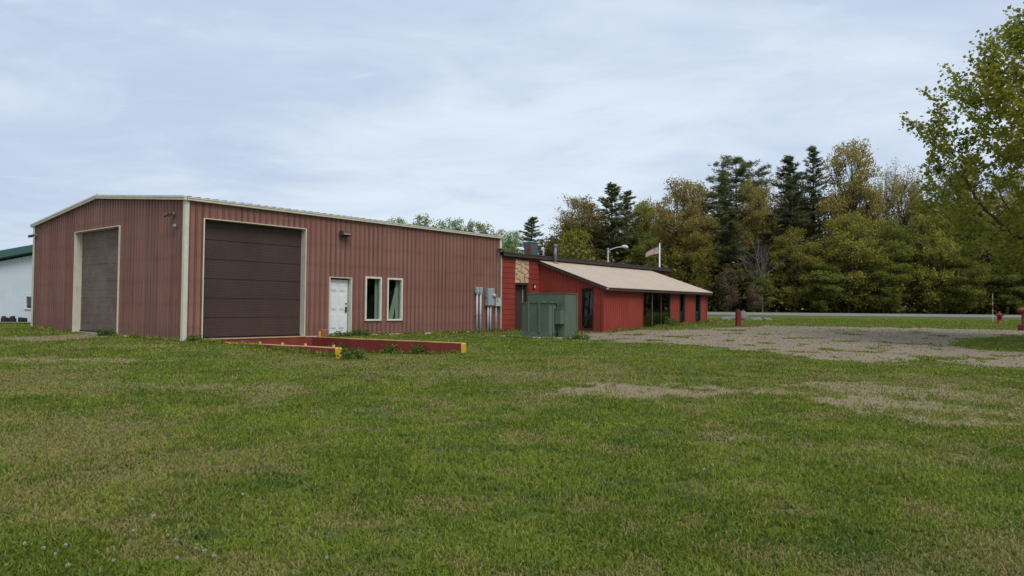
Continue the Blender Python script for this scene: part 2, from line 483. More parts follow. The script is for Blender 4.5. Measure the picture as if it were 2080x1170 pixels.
THETA = math.pi / 2 - AZ
def to_uv(x, y):
    dx, dy = x - CX, y - CY
    return dx * math.sin(AZ) + dy * math.cos(AZ), dx * math.cos(AZ) - dy * math.sin(AZ)
def from_uv(u, v, z=0.):
    return (CX + u * math.sin(AZ) + v * math.cos(AZ), CY + u * math.cos(AZ) - v * math.sin(AZ), z)
YL = [0, 10, 17, 20, 23, 30, 43, 75, 84, 99, 106, 140, 300, 900]
ZL = [-.47, -.42, -.25, -.14, -.05, -.02, -.04, .25, .45, .75, .85, 1.3, 1.6, 2.0]
YM = [0, 10, 17, 22, 26, 30, 36, 43, 60, 75, 84, 99, 106, 140, 300, 900]
ZM = [-.47, -.42, -.27, -.17, -.12, -.10, -.01, .08, .25, .4, .45, .75, .85, 1.3, 1.6, 2.0]
YR = [0, 10, 17, 20, 26, 31, 36, 48, 70, 84, 99, 106, 140, 300, 900]
ZR = [-.47, -.42, -.24, -.17, .0, .12, .24, .43, .46, .45, .75, .85, 1.3, 1.6, 2.0]
def gz(x, y, dock=True):
    x = np.asarray(x, float); y = np.asarray(y, float)
    l, m_, r = np.interp(y, YL, ZL), np.interp(y, YM, ZM), np.interp(y, YR, ZR)
    a, b = sst(x, -8, 1), sst(x, 3, 13)
    z = l * (1 - a) + (m_ * (1 - b) + r * b) * a
    z = z + (fbm(x, y, 6., 3) - .5) * .05 * sst(y, 3, 12) * (1 - sst(y, 60, 80))
    if dock:
        u, v = to_uv(x, y)
        inside = sst(u, .44, .66) * (1 - sst(u, 4.80, 5.02))
        soft = sst(u, -.6, 2.2) * (1 - sst(u, 3.6, 6.4))
        w = np.where(v < 7.35, inside, inside * 0 + soft * (1 - sst(v, 7.35, 11)) )
        tgt = np.interp(v, [-1, 0, 2, 7.4, 9, 11], [-.66, -.62, -.52, -.34, -.30, -.28])
        z = np.where(v > -.5, z * (1 - w) + np.minimum(z, tgt) * w, z)
    return z
def gzf(x, y): return float(gz(np.array([x]), np.array([y]))[0])
GRAVEL = np.array([(2.9, 33.5), (2.6, 30.5), (3.3, 27.6), (6.3, 24.3), (7.8, 20.9), (9.3, 19.0), (10.9, 19.4), (11.4, 18.2), (12.2, 16.9), (20, 12), (40, 10), (60, 30), (45, 38), (26, 37), (19.7, 38.3), (13.8, 39.0), (9.5, 35.6), (6.2, 36.6), (4.6, 34.6)])
ISLAND = np.array([(15.0, 24.6), (16.4, 27.0), (19.5, 30.0), (23, 31.8), (30, 33), (36, 26), (26, 20.5), (17.2, 22.0), (14.9, 22.9)])
TRACK = np.array([(-16.6, 23.2), (-14.6, 20.6), (-20, 15), (-30, 10), (-34, 14), (-22, 20), (-17.6, 24.0), (-16.7, 25.6), (-16.6, 27.6), (-15.4, 28.2), (-14.0, 26.4), (-14.3, 24.2), (-14.3, 22.2)])
def sdf_poly(x, y, P):
    d = np.full(x.shape, 1e9); ins = np.zeros(x.shape, bool)
    for (ax, ay), (bx, by) in zip(P, np.roll(P, -1, 0)):
        ex, ey = bx - ax, by - ay; wx, wy = x - ax, y - ay
        q = np.clip((wx * ex + wy * ey) / (ex * ex + ey * ey), 0, 1)
        d = np.minimum(d, np.hypot(wx - ex * q, wy - ey * q))
        ins ^= ((ay > y) != (by > y)) & (x < ex * (y - ay) / (by - ay + 1e-12) + ax)
    return np.where(ins, d, -d)
PATCH = [(2.5, 13.2, 1.6, .65, 1.0), (1.6, 12.6, .9, .3, .8), (4.4, 13.1, 1.3, .4, .75), (6.9, 13.6, 1.6, .6, .85), (6.0, 11.9, .8, .55, 1.0), (7.3, 11.2, 1.6, .5, .7), (6.6, 10.1, .9, .25, .8),
         (8.6, 12.4, 1.6, .8, .6), (2.6, 8.9, .45, .25, .6), (-11.2, 17.4, 1.5, .5, .7), (-10.9, 21.2, 1.4, .5, .6), (-1.2, 15.6, 2.2, .35, .5), (-5.5, 13.0, 1.6, .35, .5), (3.7, 8.2, .8, .2, .45), (4.6, 7.4, .7, .3, .4)]
def fields(x, y):
    n = fbm(x, y, 1.1, 4, 3.); nb = fbm(x, y, 4.5, 4, 9.)
    gv = sst(sdf_poly(x, y, GRAVEL) + (n - .5) * 2.2 + (fbm(x, y, .4, 3, 90.) - .5) * 1.6, -.7, .7)
    gv = gv * (1 - sst(sdf_poly(x, y, ISLAND) + (n - .5) * 1.5, -.5, .5))
    gv = gv * (1 - .85 * sst(fbm(x, y, .9, 4, 21.), .61, .73) * (1 - sst(y, 33, 37)))
    bare = np.zeros(x.shape)
    for px, py, rx, ry, s in PATCH:
        q = np.hypot((x - px) / (rx * 1.5), (y - py) / (ry * 1.7)) + (n - .5) * 1.5 + (fbm(x, y, .35, 3, 70.) - .5) * 1.6
        bare = np.maximum(bare, s * (1 - sst(q, .45, 1.1)))
    tr = sst(sdf_poly(x, y, TRACK) + (n - .5) * 1.2, -.3, .4)
    bare = np.maximum(bare, tr)
    bare = np.maximum(bare, .45 * sst(fbm(x, y, .7, 4, 44.), .66, .78) * (1 - sst(y, 22, 30)))
    dry = np.clip(1.35 * sst(nb, .42, .68) * sst(n, .36, .60) + .8 * sst(fbm(x, y, .55, 4, 5.), .54, .70), 0, 1) * .85
    dry = dry * (1 - .6 * sst(y, 20, 30))
    return gv, np.clip(bare, 0, 1), np.clip(np.maximum(dry, bare * .8), 0, 1)

# ------------------------------------------------------------------ the ground
xs = np.concatenate([[-900, -500, -300, -200, -140, -100, -75, -60, -50, -43, -38, -34, -31, -28], np.arange(-25.5, 24.01, .13), np.arange(24.5, 46, .5), [48, 52, 58, 66, 76, 90, 110, 140, 180, 240, 330, 500, 900]])
ys = np.concatenate([[-300, -120, -60, -30, -15, -8, -4, -2, 0, 1.2, 2.2], np.arange(3, 40.01, .13), np.arange(40.4, 60, .4), np.arange(60.5, 84, 1.), np.arange(84, 108, 1.5), [109, 112, 116, 122, 130, 140, 160, 200, 260, 340, 480, 700, 900]])
GX, GY = np.meshgrid(xs, ys)
GZ = gz(GX, GY)
gv, ba, dr = fields(GX, GY)
nx, ny = len(xs), len(ys)
idx = np.arange(nx * ny).reshape(ny, nx)
F = np.stack([idx[:-1, :-1], idx[:-1, 1:], idx[1:, 1:], idx[1:, :-1]], -1).reshape(-1, 4)
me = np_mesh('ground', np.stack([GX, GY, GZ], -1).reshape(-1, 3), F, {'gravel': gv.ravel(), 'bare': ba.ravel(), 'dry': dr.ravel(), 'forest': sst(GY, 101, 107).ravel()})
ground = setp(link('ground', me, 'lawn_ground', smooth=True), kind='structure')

# road running across in front of the wood
def strip(name, mat, y0, y1, dz, n=2):
    b = MB(); X = np.arange(-300, 301, 12.)
    Yv = np.linspace(y0, y1, n)
    vs = [(x, y + .0, float(np.interp(y, YM, ZM)) + dz) for y in Yv for x in X]
    fs = [(j * len(X) + i, j * len(X) + i + 1, (j + 1) * len(X) + i + 1, (j + 1) * len(X) + i) for j in range(n - 1) for i in range(len(X) - 1)]
    b.add(vs, fs)
    return setp(b.obj(name, mat), kind='structure')
strip('road_shoulder', 'shoulder_gravel', 85.5, 98.6, .03, 4)
strip('road', 'asphalt', 87.5, 97.0, .045, 4)
b = MB()
for y in (88.0, 96.6):
    z = float(np.interp(y, YM, ZM)) + .05; z2 = float(np.interp(y + .15, YM, ZM)) + .05
    b.add([(-300, y, z), (300, y, z), (300, y + .15, z2), (-300, y + .15, z2)], [(0, 1, 2, 3)])
setp(b.obj('road_edge_line', 'lamp_white'), kind='structure')
b = MB(); b.add([(-60, 40.2, .0), (-19, 40.2, .0), (-19, 42.6, .0), (-60, 42.6, .0)], [(0, 1, 2, 3)])
for i, v in enumerate(b.v): b.v[i] = (v[0], v[1], gzf(v[0], v[1]) + .06)
setp(b.obj('gravel_lane', 'shoulder_gravel'), kind='structure')

# ------------------------------------------------------------------ sheet helper: ribbed or grooved cladding with openings
def profile_pts(s0, s1, pitch, phase, shape):
    """break points (s, height) of repeating ribs; shape is a list of (ds, h)"""
    pts = [(s0, 0.), (s1, 0.)]
    k = math.floor((s0 - phase) / pitch)
    while phase + k * pitch < s1 + pitch:
        c = phase + k * pitch
        if all(s0 < c + ds < s1 for ds, h in shape): pts += [(c + ds, h) for ds, h in shape]
        k += 1
    return sorted(pts)
RIB = [(-.036, 0.), (-.014, .034), (.014, .034), (.036, 0.)]
GROOVE = [(-.013, 0.), (-.009, -.016), (.009, -.016), (.013, 0.)]
SMALLRIB = [(-.02, 0.), (-.007, .018), (.007, .018), (.02, 0.)]
def sheet(place, s0, s1, zb, zt, holes, pts):
    """place(s, h, z) -> xyz; zt(s) top edge; holes (s0, s1, z0, z1)"""
    b = MB()
    ps = dict(pts); S_ = [p for p, h in pts]; H_ = [h for p, h in pts]
    cuts = set(S_)
    for a, c, d, e in holes:
        for q in (a, c):
            if s0 < q < s1: cuts.add(q)
    cuts = sorted(cuts)
    for a, c in zip(cuts, cuts[1:]):
        if c - a < 1e-5: continue
        ha, hc = float(np.interp(a, S_, H_)), float(np.interp(c, S_, H_))
        m = (a + c) / 2
        segs = [(zb, None)]
        hs = sorted([(d, e) for p, q, d, e in holes if p - 1e-6 <= m <= q + 1e-6])
        lo = zb; out = []
        for d, e in hs:
            if d > lo + 1e-4: out.append((lo, d))
            lo = max(lo, e)
        out.append((lo, None))
        for d, e in out:
            ta, tc = (zt(a), zt(c)) if e is None else (e, e)
            b.add([place(a, ha, d), place(c, hc, d), place(c, hc, tc), place(a, ha, ta)], [(0, 1, 2, 3)])
    return b

# ------------------------------------------------------------------ maroon warehouse (local x along the long wall, local y inward)
WL, WW, WE, WR = 15.50, 13.77, 4.56, 5.21
ware = empty('warehouse', (CX, CY, 0), THETA, 'long maroon ribbed metal warehouse with cream trim and two brown overhead doors', 'warehouse')
def wroof(y): return WE + (WR - WE) * (1 - abs(y - WW / 2) / (WW / 2))
long_holes = [(.60, 4.46, -.2, 3.93), (5.56, 6.56, -.2, 2.20), (7.24, 8.08, .54, 2.31), (8.37, 9.21, .54, 2.30)]
gab_holes = [(4.90, 9.05, -.2, 3.95)]
PW = .9144
k = 0
while k * PW < WL - .01:
    a, c = k * PW, min((k + 1) * PW, WL)
    pts = profile_pts(a, c, PW / 4, PW / 8, RIB)
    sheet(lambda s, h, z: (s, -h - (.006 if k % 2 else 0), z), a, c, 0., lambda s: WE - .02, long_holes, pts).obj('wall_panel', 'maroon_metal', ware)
    k += 1
k = 0
while k * PW < WW - .01:
    a, c = k * PW, min((k + 1) * PW, WW)
    pts = profile_pts(a, c, PW / 4, PW / 8, RIB)
    if a < WW / 2 < c: pts = sorted(pts + [(WW / 2, float(np.interp(WW / 2, *zip(*pts))))])
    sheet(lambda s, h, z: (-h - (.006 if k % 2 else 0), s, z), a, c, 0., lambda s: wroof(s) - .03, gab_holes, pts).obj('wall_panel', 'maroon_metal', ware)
    k += 1
b = MB(); b.box(.05, WL, WW - .05, WW, -.6, WE - .03)
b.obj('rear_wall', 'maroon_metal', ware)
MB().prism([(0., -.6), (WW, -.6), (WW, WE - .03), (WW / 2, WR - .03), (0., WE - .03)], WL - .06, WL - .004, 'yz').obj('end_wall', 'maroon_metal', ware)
MB().box(.03, WL - .07, .03, WW - .06, -.7, .02).obj('floor_slab', 'concrete', ware)
# roof slopes, ribs run down the slope
for side in (0, 1):
    pts = profile_pts(-.08, WL + .08, PW / 3, .1, RIB)
    y_e, y_r = (-.10, WW / 2) if side == 0 else (WW + .10, WW / 2)
    b = MB()
    ze = WE + .02 - (WR - WE) / (WW / 2) * .10
    for (a, ha), (c, hc) in zip(pts, pts[1:]):
        q = [(a, y_e, ze + ha), (c, y_e, ze + hc), (c, y_r, WR + .02 + hc), (a, y_r, WR + .02 + ha)]
        low = [(x, y, z - .05 - h) for (x, y, z), h in zip(q, (ha, hc, hc, ha))]
        b.add(q + low, [(0, 1, 2, 3), (7, 6, 5, 4), (0, 4, 5, 1)])
    b.obj('roof', 'roof_metal', ware)
MB().tube([(-.08, WW / 2, WR + .05), (WL + .08, WW / 2, WR + .05)], .07, 8).obj('ridge_cap', 'cream_trim', ware)
# trims
b = MB(); b.bbox(-.02, WL + .02, -.135, -.10, WE - .10, WE + .005, .006); b.box(-.02, WL + .02, -.10, -.0, WE - .10, WE - .085); b.box(-.02, WL + .02, -.15, -.135, WE - .03, WE + .012)
b.obj('eave_trim', 'cream_trim', ware)
def rake(y0, y1):
    z0, z1 = wroof(y0), wroof(y1); lo, hi = -.09, .035
    b = MB(); b.prism([(y0, z0 + lo), (y1, z1 + lo), (y1, z1 + hi), (y0, z0 + hi)], -.135, -.045, 'yz')
    b.prism([(y0, z0 + hi - .05), (y1, z1 + hi - .05), (y1, z1 + hi + .012), (y0, z0 + hi + .012)], -.155, -.136, 'yz')
    b.obj('rake_trim', 'cream_trim', ware)
rake(-.14, WW / 2); rake(WW / 2, WW + .14)
def corner(x, y, sx, sy, w=.16):
    b = MB(); b.box(*sorted((x - sx * .055, x + sx * w)), *sorted((y - sy * .055, y - sy * .044)), -.03, WE - .09)
    b.box(*sorted((x - sx * .055, x - sx * .044)), *sorted((y - sy * .044, y + sy * w)), -.03, WE - .09)
    b.obj('corner_trim', 'cream_trim', ware)
corner(0, 0, 1, 1, .085); corner(0, WW, 1, -1); 
b = MB(); b.box(WL - .12, WL + .055, -.055, -.044, 3.92, WE - .09); b.box(WL + .044, WL + .055, -.044, .12, 3.92, WE - .09)
b.obj('corner_trim', 'cream_trim', ware)
for a, c in ((.17, .56), (4.50, 5.52), (6.60, WL)):
    MB().box(a, c, -.06, -.002, -.035, .012).obj('base_trim', 'cream_trim', ware)
for a, c in ((.17, 4.86), (9.09, WW - .17)):
    MB().box(-.06, -.002, a, c, -.035, .012).obj('base_trim', 'cream_trim', ware)
b = MB(); b.box(.0, WL, -.02, .03, -1.0, -.036); b.box(-.02, .03, .031, WW, -1.0, -.036); b.obj('foundation', 'concrete', ware)

def jamb_frame(parent, axis, s0, s1, z0, z1, depth, face=.028, proud=.055, mat='cream_trim', sill=False):
    """reveal lining plus thin face trim round an opening"""
    b = MB()
    P = (lambda s0, s1, d0, d1, z0, z1: b.box(s0, s1, d0, d1, z0, z1)) if axis == 'x' else (lambda s0, s1, d0, d1, z0, z1: b.box(d0, d1, s0, s1, z0, z1))
    P(s0 - face, s0 + .012, -proud, depth, z0, z1)
    P(s1 - .012, s1 + face, -proud, depth, z0, z1)
    P(s0 - face, s1 + face, -proud, depth, z1 + .0005, z1 + face)
    if sill: P(s0 - face, s1 + face, -proud - .01, depth, z0 - face, z0 - .0005)
    return b.obj('door_frame' if not sill else 'window_frame', mat, parent)
def overhead_door(axis, s0, s1, z0, z1, depth, n, mat, gap=.004, m=11):
    d = empty('overhead_door', (0, 0, 0)); d.parent = ware
    jamb_frame(d, axis, s0, s1, -.02, z1, depth + .1)
    h = (z1 - z0) / n
    for i in range(n):
        za, zb_ = z0 + i * h + gap, z0 + (i + 1) * h - gap
        prof = [(za, gap * 3.5), (za + .012, .0)]
        for j in range(m):
            q0 = za + .012 + (zb_ - za - .024) * j / m; q1 = za + .012 + (zb_ - za - .024) * (j + 1) / m
            prof += [(q0 + .004, 0.), (q0 + .010, .0045), (q1 - .010, .0045), (q1 - .004, 0.)]
        prof += [(zb_ - .012, 0.), (zb_, gap * 3.5)]
        b = MB()
        for (qa, da), (qc, dc) in zip(prof, prof[1:]):
            if axis == 'x': vs = [(s0 + .013, depth + da, qa), (s1 - .013, depth + da, qa), (s1 - .013, depth + dc, qc), (s0 + .013, depth + dc, qc)]
            else: vs = [(depth + da, s1 - .013, qa), (depth + da, s0 + .013, qa), (depth + dc, s0 + .013, qc), (depth + dc, s1 - .013, qc)]
            b.add(vs, [(0, 1, 2, 3)])
        if axis == 'x': b.box(s0 + .013, s1 - .013, depth + .02, depth + .05, za, zb_)
        else: b.box(depth + .02, depth + .05, s0 + .013, s1 - .013, za, zb_)
        b.obj('door_panel', mat, d)
    b = MB()
    if axis == 'x': b.box(s0 + .013, s1 - .013, depth - .03, depth + .06, z0 - .05, z0 + .003)
    else: b.box(depth - .03, depth + .06, s0 + .013, s1 - .013, z0 - .05, z0 + .003)
    b.obj('bottom_seal', 'black_hardware', d)
    return d
overhead_door('x', .60, 4.46, .06, 3.93, .22, 6, 'brown_door_paint')
overhead_door('y', 4.90, 9.05, .08, 3.95, .23, 6, 'faded_door_paint', .001, 2)
# white six panel entry door
d = empty('entry_door'); d.parent = ware
jamb_frame(d, 'x', 5.56, 6.56, .02, 2.20, .20, .03)
b = MB(); b.box(5.62, 6.50, .12, .165, .10, 2.14)
SL = b.obj('door_slab', 'white_door_paint', d)
for cx in (5.845, 6.235):
    for z0, z1 in ((.26, .82), (.98, 1.10 + .48), (1.70, 2.0)):
        q = MB(); q.bbox(cx - .135, cx + .135, .104, .1205, z0, z1, .012); 
        q.bbox(cx - .095, cx + .095, .094, .1045, z0 + .04, z1 - .04, .008)
        q.obj('door_molding', 'white_door_paint', d)
MB().box(5.573, 6.547, .06, .20, -.02, .098).obj('threshold', 'concrete', d)
MB().box(6.50, 6.547, .13, .16, .10, 2.19).obj('weather_strip', 'steel_grey', d)
b = MB(); b.bbox(6.395, 6.465, .085, .119, .88, 1.10, .006); b.tube([(6.43, .06, .96), (6.33, .055, .955)], .012, 6); b.tube([(6.43, .10, .96), (6.43, .055, .96)], .016, 8)
b.obj('handle', 'black_hardware', d)
b = MB(); b.tube([(6.43, .119, 1.22), (6.43, .09, 1.22)], .032, 12); b.obj('deadbolt', 'black_hardware', d)
def window(parent, s0, s1, z0, z1, place='front', base=0., fr=.085, mat='window_frame_paint', glass='window_glass', depth=.10, proud=.065):
    w = empty('window'); w.parent = parent
    b = MB()
    def P(a, c, d0, d1, e, f_, bv=.008):
        if place == 'front': b.bbox(a, c, base + d0, base + d1, e, f_, bv)
        else: b.bbox(base + d0, base + d1, a, c, e, f_, bv)
    P(s0, s0 + fr, -proud, depth, z0, z1); P(s1 - fr, s1, -proud, depth, z0, z1)
    P(s0 + fr, s1 - fr, -proud + .003, depth, z1 - fr, z1 - .002); P(s0 + fr, s1 - fr, -proud - .004, depth, z0 + .002, z0 + fr)
    b.obj('window_frame', mat, w)
    b = MB()
    if place == 'front': b.box(s0 + fr, s1 - fr, base + .02, base + .028, z0 + fr, z1 - fr)
    else: b.box(base + .02, base + .028, s0 + fr, s1 - fr, z0 + fr, z1 - fr)
    b.obj('pane', glass, w)
    return w
for a, c, z1 in ((7.24, 8.08, 2.31), (8.37, 9.21, 2.30)): window(ware, a, c, .54, z1, fr=.075)
# what shows behind the warehouse windows
for u0, u1, mm in ((7.90, 8.18, 'drywall'), (9.0, 9.6, 'drywall')):
    b = MB(); b.box(u0, u1, .16, .19, .02, 2.6); setp(b.obj('interior_panel', mm, ware))
b = MB(); b.add([(8.62, .22, .5), (8.90, .22, .5), (9.16, .14, 2.2), (9.06, .14, 2.2), (8.62, .25, .5), (8.90, .25, .5), (9.16, .158, 2.2), (9.06, .158, 2.2)], [(0, 1, 2, 3), (7, 6, 5, 4), (0, 4, 5, 1), (1, 5, 6, 2), (2, 6, 7, 3), (3, 7, 4, 0)])
b.obj('leaning_board', 'board_wood', ware)

# ------------------------------------------------------------------ loading dock in front of the big door
def wing(name, u0, u1, v0, v1, zt0, zt1, zb, label, stubs=()):
    w = empty(name, from_uv((u0 + u1) / 2, (v0 + v1) / 2, zb), THETA, label, 'retaining wall')
    o = lambda u, v, z: (u - (u0 + u1) / 2, -(v - (v0 + v1) / 2), z - zb)
    n = 14; vs = []; r_ = random.Random(int(u0 * 100))
    b = MB()
    ring = []
    for i in range(n + 1):
        v = v0 + (v1 - v0) * i / n; z = zt0 + (zt1 - zt0) * i / n + r_.uniform(-.008, .008)
        vs += [o(u0, v, zb), o(u0, v, z), o(u1, v, z), o(u1, v, zb)]
    fs = [(4 * i + k, 4 * i + (k + 1) % 4, 4 * i + 4 + (k + 1) % 4, 4 * i + 4 + k) for i in range(n) for k in range(4)] + [(0, 1, 2, 3), (4 * n + 3, 4 * n + 2, 4 * n + 1, 4 * n)]
    b.add(vs, fs); b.obj('wall_body', 'dock_red_paint', w)
    b = MB(); vs = []
    for i in range(n + 1):
        v = v0 + .02 + (v1 - v0 - .02) * i / n; z = zt0 + (zt1 - zt0) * i / n + .004
        j = r_.uniform(-.004, .022)
        vs += [o(u0 - .006, v, z - j), o(u0 - .006, v, z + .012), o(u1 + .006, v, z + .012), o(u1 + .006, v, z - j)]
    b.add(vs, [(4 * i + k, 4 * i + k + 1, 4 * i + 5 + k, 4 * i + 4 + k) for i in range(n) for k in range(3)])
    b.obj('yellow_cap', 'faded_yellow', w)
    b = MB(); b.bbox(*sorted((o(u0 - .01, 0, 0)[0], o(u1 + .01, 0, 0)[0])), *sorted((o(0, v1 - .03, 0)[1], o(0, v1 + .05, 0)[1])), .0, zt1 - zb + .016, .035)
    b.obj('yellow_end', 'yellow_paint', w)
    for v in stubs:
        z = zt0 + (zt1 - zt0) * (v - v0) / (v1 - v0)
        c = o(u0 + .06, v, z); b = MB(); b.bbox(c[0] - .03, c[0] + .03, c[1] - .03, c[1] + .03, c[2] - .02, c[2] + .085, .008)
        b.obj('stub', 'faded_yellow', w)
    return w
wing('wing_wall', .46, .66, .07, 7.25, -.07, .03, -1.0, 'low red dock wall with four small yellow stubs along its top', (3.6, 4.75, 5.85, 7.1))
wing('wing_wall', 4.80, 5.00, .07, 7.62, -.03, .03, -1.0, 'taller red dock wall with yellow capped end below the white door')
MB().box(.67, 4.79, -.075, .10, -1.0, -.012).obj('dock_wall', 'dock_red_paint', ware)
b = MB(); b.box(.66, 4.50, -.10, .20, -.011, .014); b.obj('dock_lip', 'faded_yellow', ware)
x, y, _ = from_uv(5.12, .30)
bk = MB(); bk.bbox(-.15, .15, -.12, .12, -.1, .26, .03); o = bk.obj('concrete_block', 'block_red'); o.location = (x, y, .0); o.rotation_euler.z = THETA
setp(o, 'faded red block beside the white entry door on the dock wall', 'block')
x, y, _ = from_uv(4.90, .36)
bk = MB(); bk.bbox(-.035, .035, -.035, .035, -.06, .2, .008); o = bk.obj('marker_post', 'yellow_paint'); o.location = (x, y, .0); o.rotation_euler.z = THETA
setp(o, 'short yellow post standing beside the faded red block', 'post')

# ------------------------------------------------------------------ fixtures mounted on the warehouse
def mounted(name, u, v, z, label, cat, group=None): return empty(name, from_uv(u, v, z), THETA, label, cat, group)
w = mounted('wall_pack_light', 6.15, .038, 3.81, 'bronze wall pack light above the white entry door', 'wall light')
MB().bbox(-.20, .20, -.05, .0, -.0, .20, .01).obj('back_plate', 'bronze_fixture', w)
MB().prism([(-.05, .0), (-.24, .03), (-.26, .12), (-.24, .2), (-.05, .2)], -.22, .22, 'yz').obj('housing', 'bronze_fixture', w)
MB().bbox(-.17, .17, -.262, -.235, .045, .105, .006).obj('lens', 'concrete', w)
def flood(u, v, z, dirv, label, rz):
    w = empty('floodlight', from_uv(u, v, z), rz, label, 'floodlight')
    MB().tube([(0, 0, 0), (0, -.05, 0)], .06, 10).obj('mount', 'steel_grey', w)
    for s in (-1, 1):
        b = MB(); b.tube([(0, -.05, 0), (s * .07, -.10, .01)], .018, 6); b.obj('arm', 'steel_grey', w)
        b = MB(); d = Vector((s * .5, -.75, -.35)).normalized(); p = Vector((s * .07, -.10, .01))
        b.tube([p, p + d * .05, p + d * .16, p + d * .20], [.03, .045, .062, .066], 12); b.obj('lamp_head', 'bronze_fixture', w)
    return w
flood(-.036, -.72, 4.07, None, 'twin head floodlight high on the gable near the front corner', THETA - math.pi / 2)
flood(-.036, -13.45, 4.09, None, 'twin head floodlight at the far left end of the gable', THETA - math.pi / 2)
flood(15.30, .036, 3.95, None, 'twin head floodlight above the grey electrical boxes', THETA)
w = empty('alarm_bell', from_uv(-.036, -.57, 3.66), THETA - math.pi / 2, 'small round alarm bell under the front corner floodlight', 'bell')
b = MB(); b.tube([(0, 0, 0), (0, -.04, 0)], .045, 12); b.obj('mount', 'steel_grey', w)
b = MB(); b.tube([(0, -.04, 0), (0, -.06, 0), (0, -.085, 0), (0, -.10, 0)], [.085, .083, .06, .02], 14); b.obj('gong', 'steel_grey', w, True)
# electrical gear
def conduit_riser(u, label):
    w = mounted('conduit_riser', u, .036, .0, label, 'electrical conduit')
    g0 = gzf(*from_uv(u, .1)[:2])
    MB().bbox(-.105, .105, -.15, .0, 1.80, 2.07, .02).obj('junction_box', 'electric_grey', w)
    MB().prism([(-.105, 1.80), (.105, 1.80), (.06, 1.72), (-.06, 1.72)], -.13, -.02, 'xz').obj('hub', 'electric_grey', w)
    MB().tube([(0, -.075, 1.72), (0, -.075, g0 - .1)], .05, 10).obj('conduit', 'grey_conduit', w, True)
    MB().box(-.085, .085, -.03, .0, .74, .79).obj('strap', 'steel_grey', w)
    MB().tube([(0, -.075, .745), (0, -.075, .785)], .056, 10).obj('clamp', 'steel_grey', w)
conduit_riser(13.73, 'left of two grey conduit risers on the maroon wall')
conduit_riser(13.97, 'right of two grey conduit risers on the maroon wall')
w = mounted('meter_cabinet', 14.58, .036, 0, 'tall grey electric meter cabinet with round meter on maroon wall', 'meter cabinet')
MB().bbox(-.22, .22, -.22, .0, 1.21, 2.03, .01).obj('cabinet', 'electric_grey', w)
MB().bbox(-.205, .205, -.232, -.2205, 1.23, 2.01, .006).obj('cover', 'electric_grey', w)
b = MB(); b.tube([(.13, -.23, 1.70), (.13, -.27, 1.70), (.13, -.33, 1.70), (.13, -.345, 1.70)], [.085, .085, .075, .04], 14); b.obj('meter', 'electric_pale', w, True)
MB().bbox(-.255, -.22, -.16, -.08, 1.60, 1.70, .008).obj('latch', 'steel_grey', w)
for dx in (-.11, .06): 
    MB().tube([(dx, -.11, 1.215), (dx, -.11, gzf(*from_uv(14.6, .1)[:2]) - .1)], .042, 10).obj('conduit', 'grey_conduit', w, True)
w = mounted('switch_box', 15.20, .036, 0, 'small pale switch box with red label beside the meter cabinet', 'switch box')
MB().bbox(-.21, .21, -.16, .0, 1.19, 1.60, .01).obj('box', 'electric_pale', w)
MB().bbox(-.225, .225, -.175, .0, 1.601, 1.625, .004).obj('rain_lid', 'electric_grey', w)
MB().bbox(-.14, -.08, -.166, -.1605, 1.37, 1.52, .002).obj('red_label', 'red_mark', w)
MB().tube([(-.12, -.08, 1.195), (-.12, -.08, gzf(*from_uv(15.1, .1)[:2]) - .1)], .026, 8).obj('conduit', 'grey_conduit', w, True)

# ------------------------------------------------------------------ red office with lean-to
RX0, RX1, RE = 15.56, 32.75, 3.84
red = empty('red_office', (CX, CY, 0), THETA, 'low red sided office building with tan lean-to roof and dark brown fascia', 'office building')
RD = 11.0
# plank courses left and right of the doorway
rows = 14; rh = 3.60 / rows
for a, c in ((RX0 + .015, 16.60), (17.70, 18.60)):
    for i in range(rows):
        z0 = .02 + i * rh
        b = MB(); b.prism([(-.030, z0), (-.018, z0 + rh - .012), (.02, z0 + rh - .012), (.02, z0)], a, c, 'yz')
        b.obj('plank', 'red_plank', red)
b = MB(); b.box(RX0, 16.60, .021, .06, -.6, 3.70); b.box(17.70, RX1, .021, .06, -.6, 3.70); b.box(16.6, 17.7, .10, .14, 2.3, 3.70)
b.box(RX1 - .05, RX1, .061, RD, -.6, 3.75); b.box(RX0, RX1 - .051, RD - .05, RD, -.6, 3.9)
b.obj('wall', 'red_siding', red)
MB().box(RX0 - .03, RX0 + .012, -.045, .02, -.02, 3.66).obj('edge_trim', 'cream_trim', red)
b = MB()
pts = profile_pts(30.32, RX1, .2, .05, GROOVE)
sheet(lambda s, h, z: (s, .018 - h, z), 30.32, RX1, -.3, lambda s: 3.70, [], pts).obj('wall_panel', 'red_siding', red)
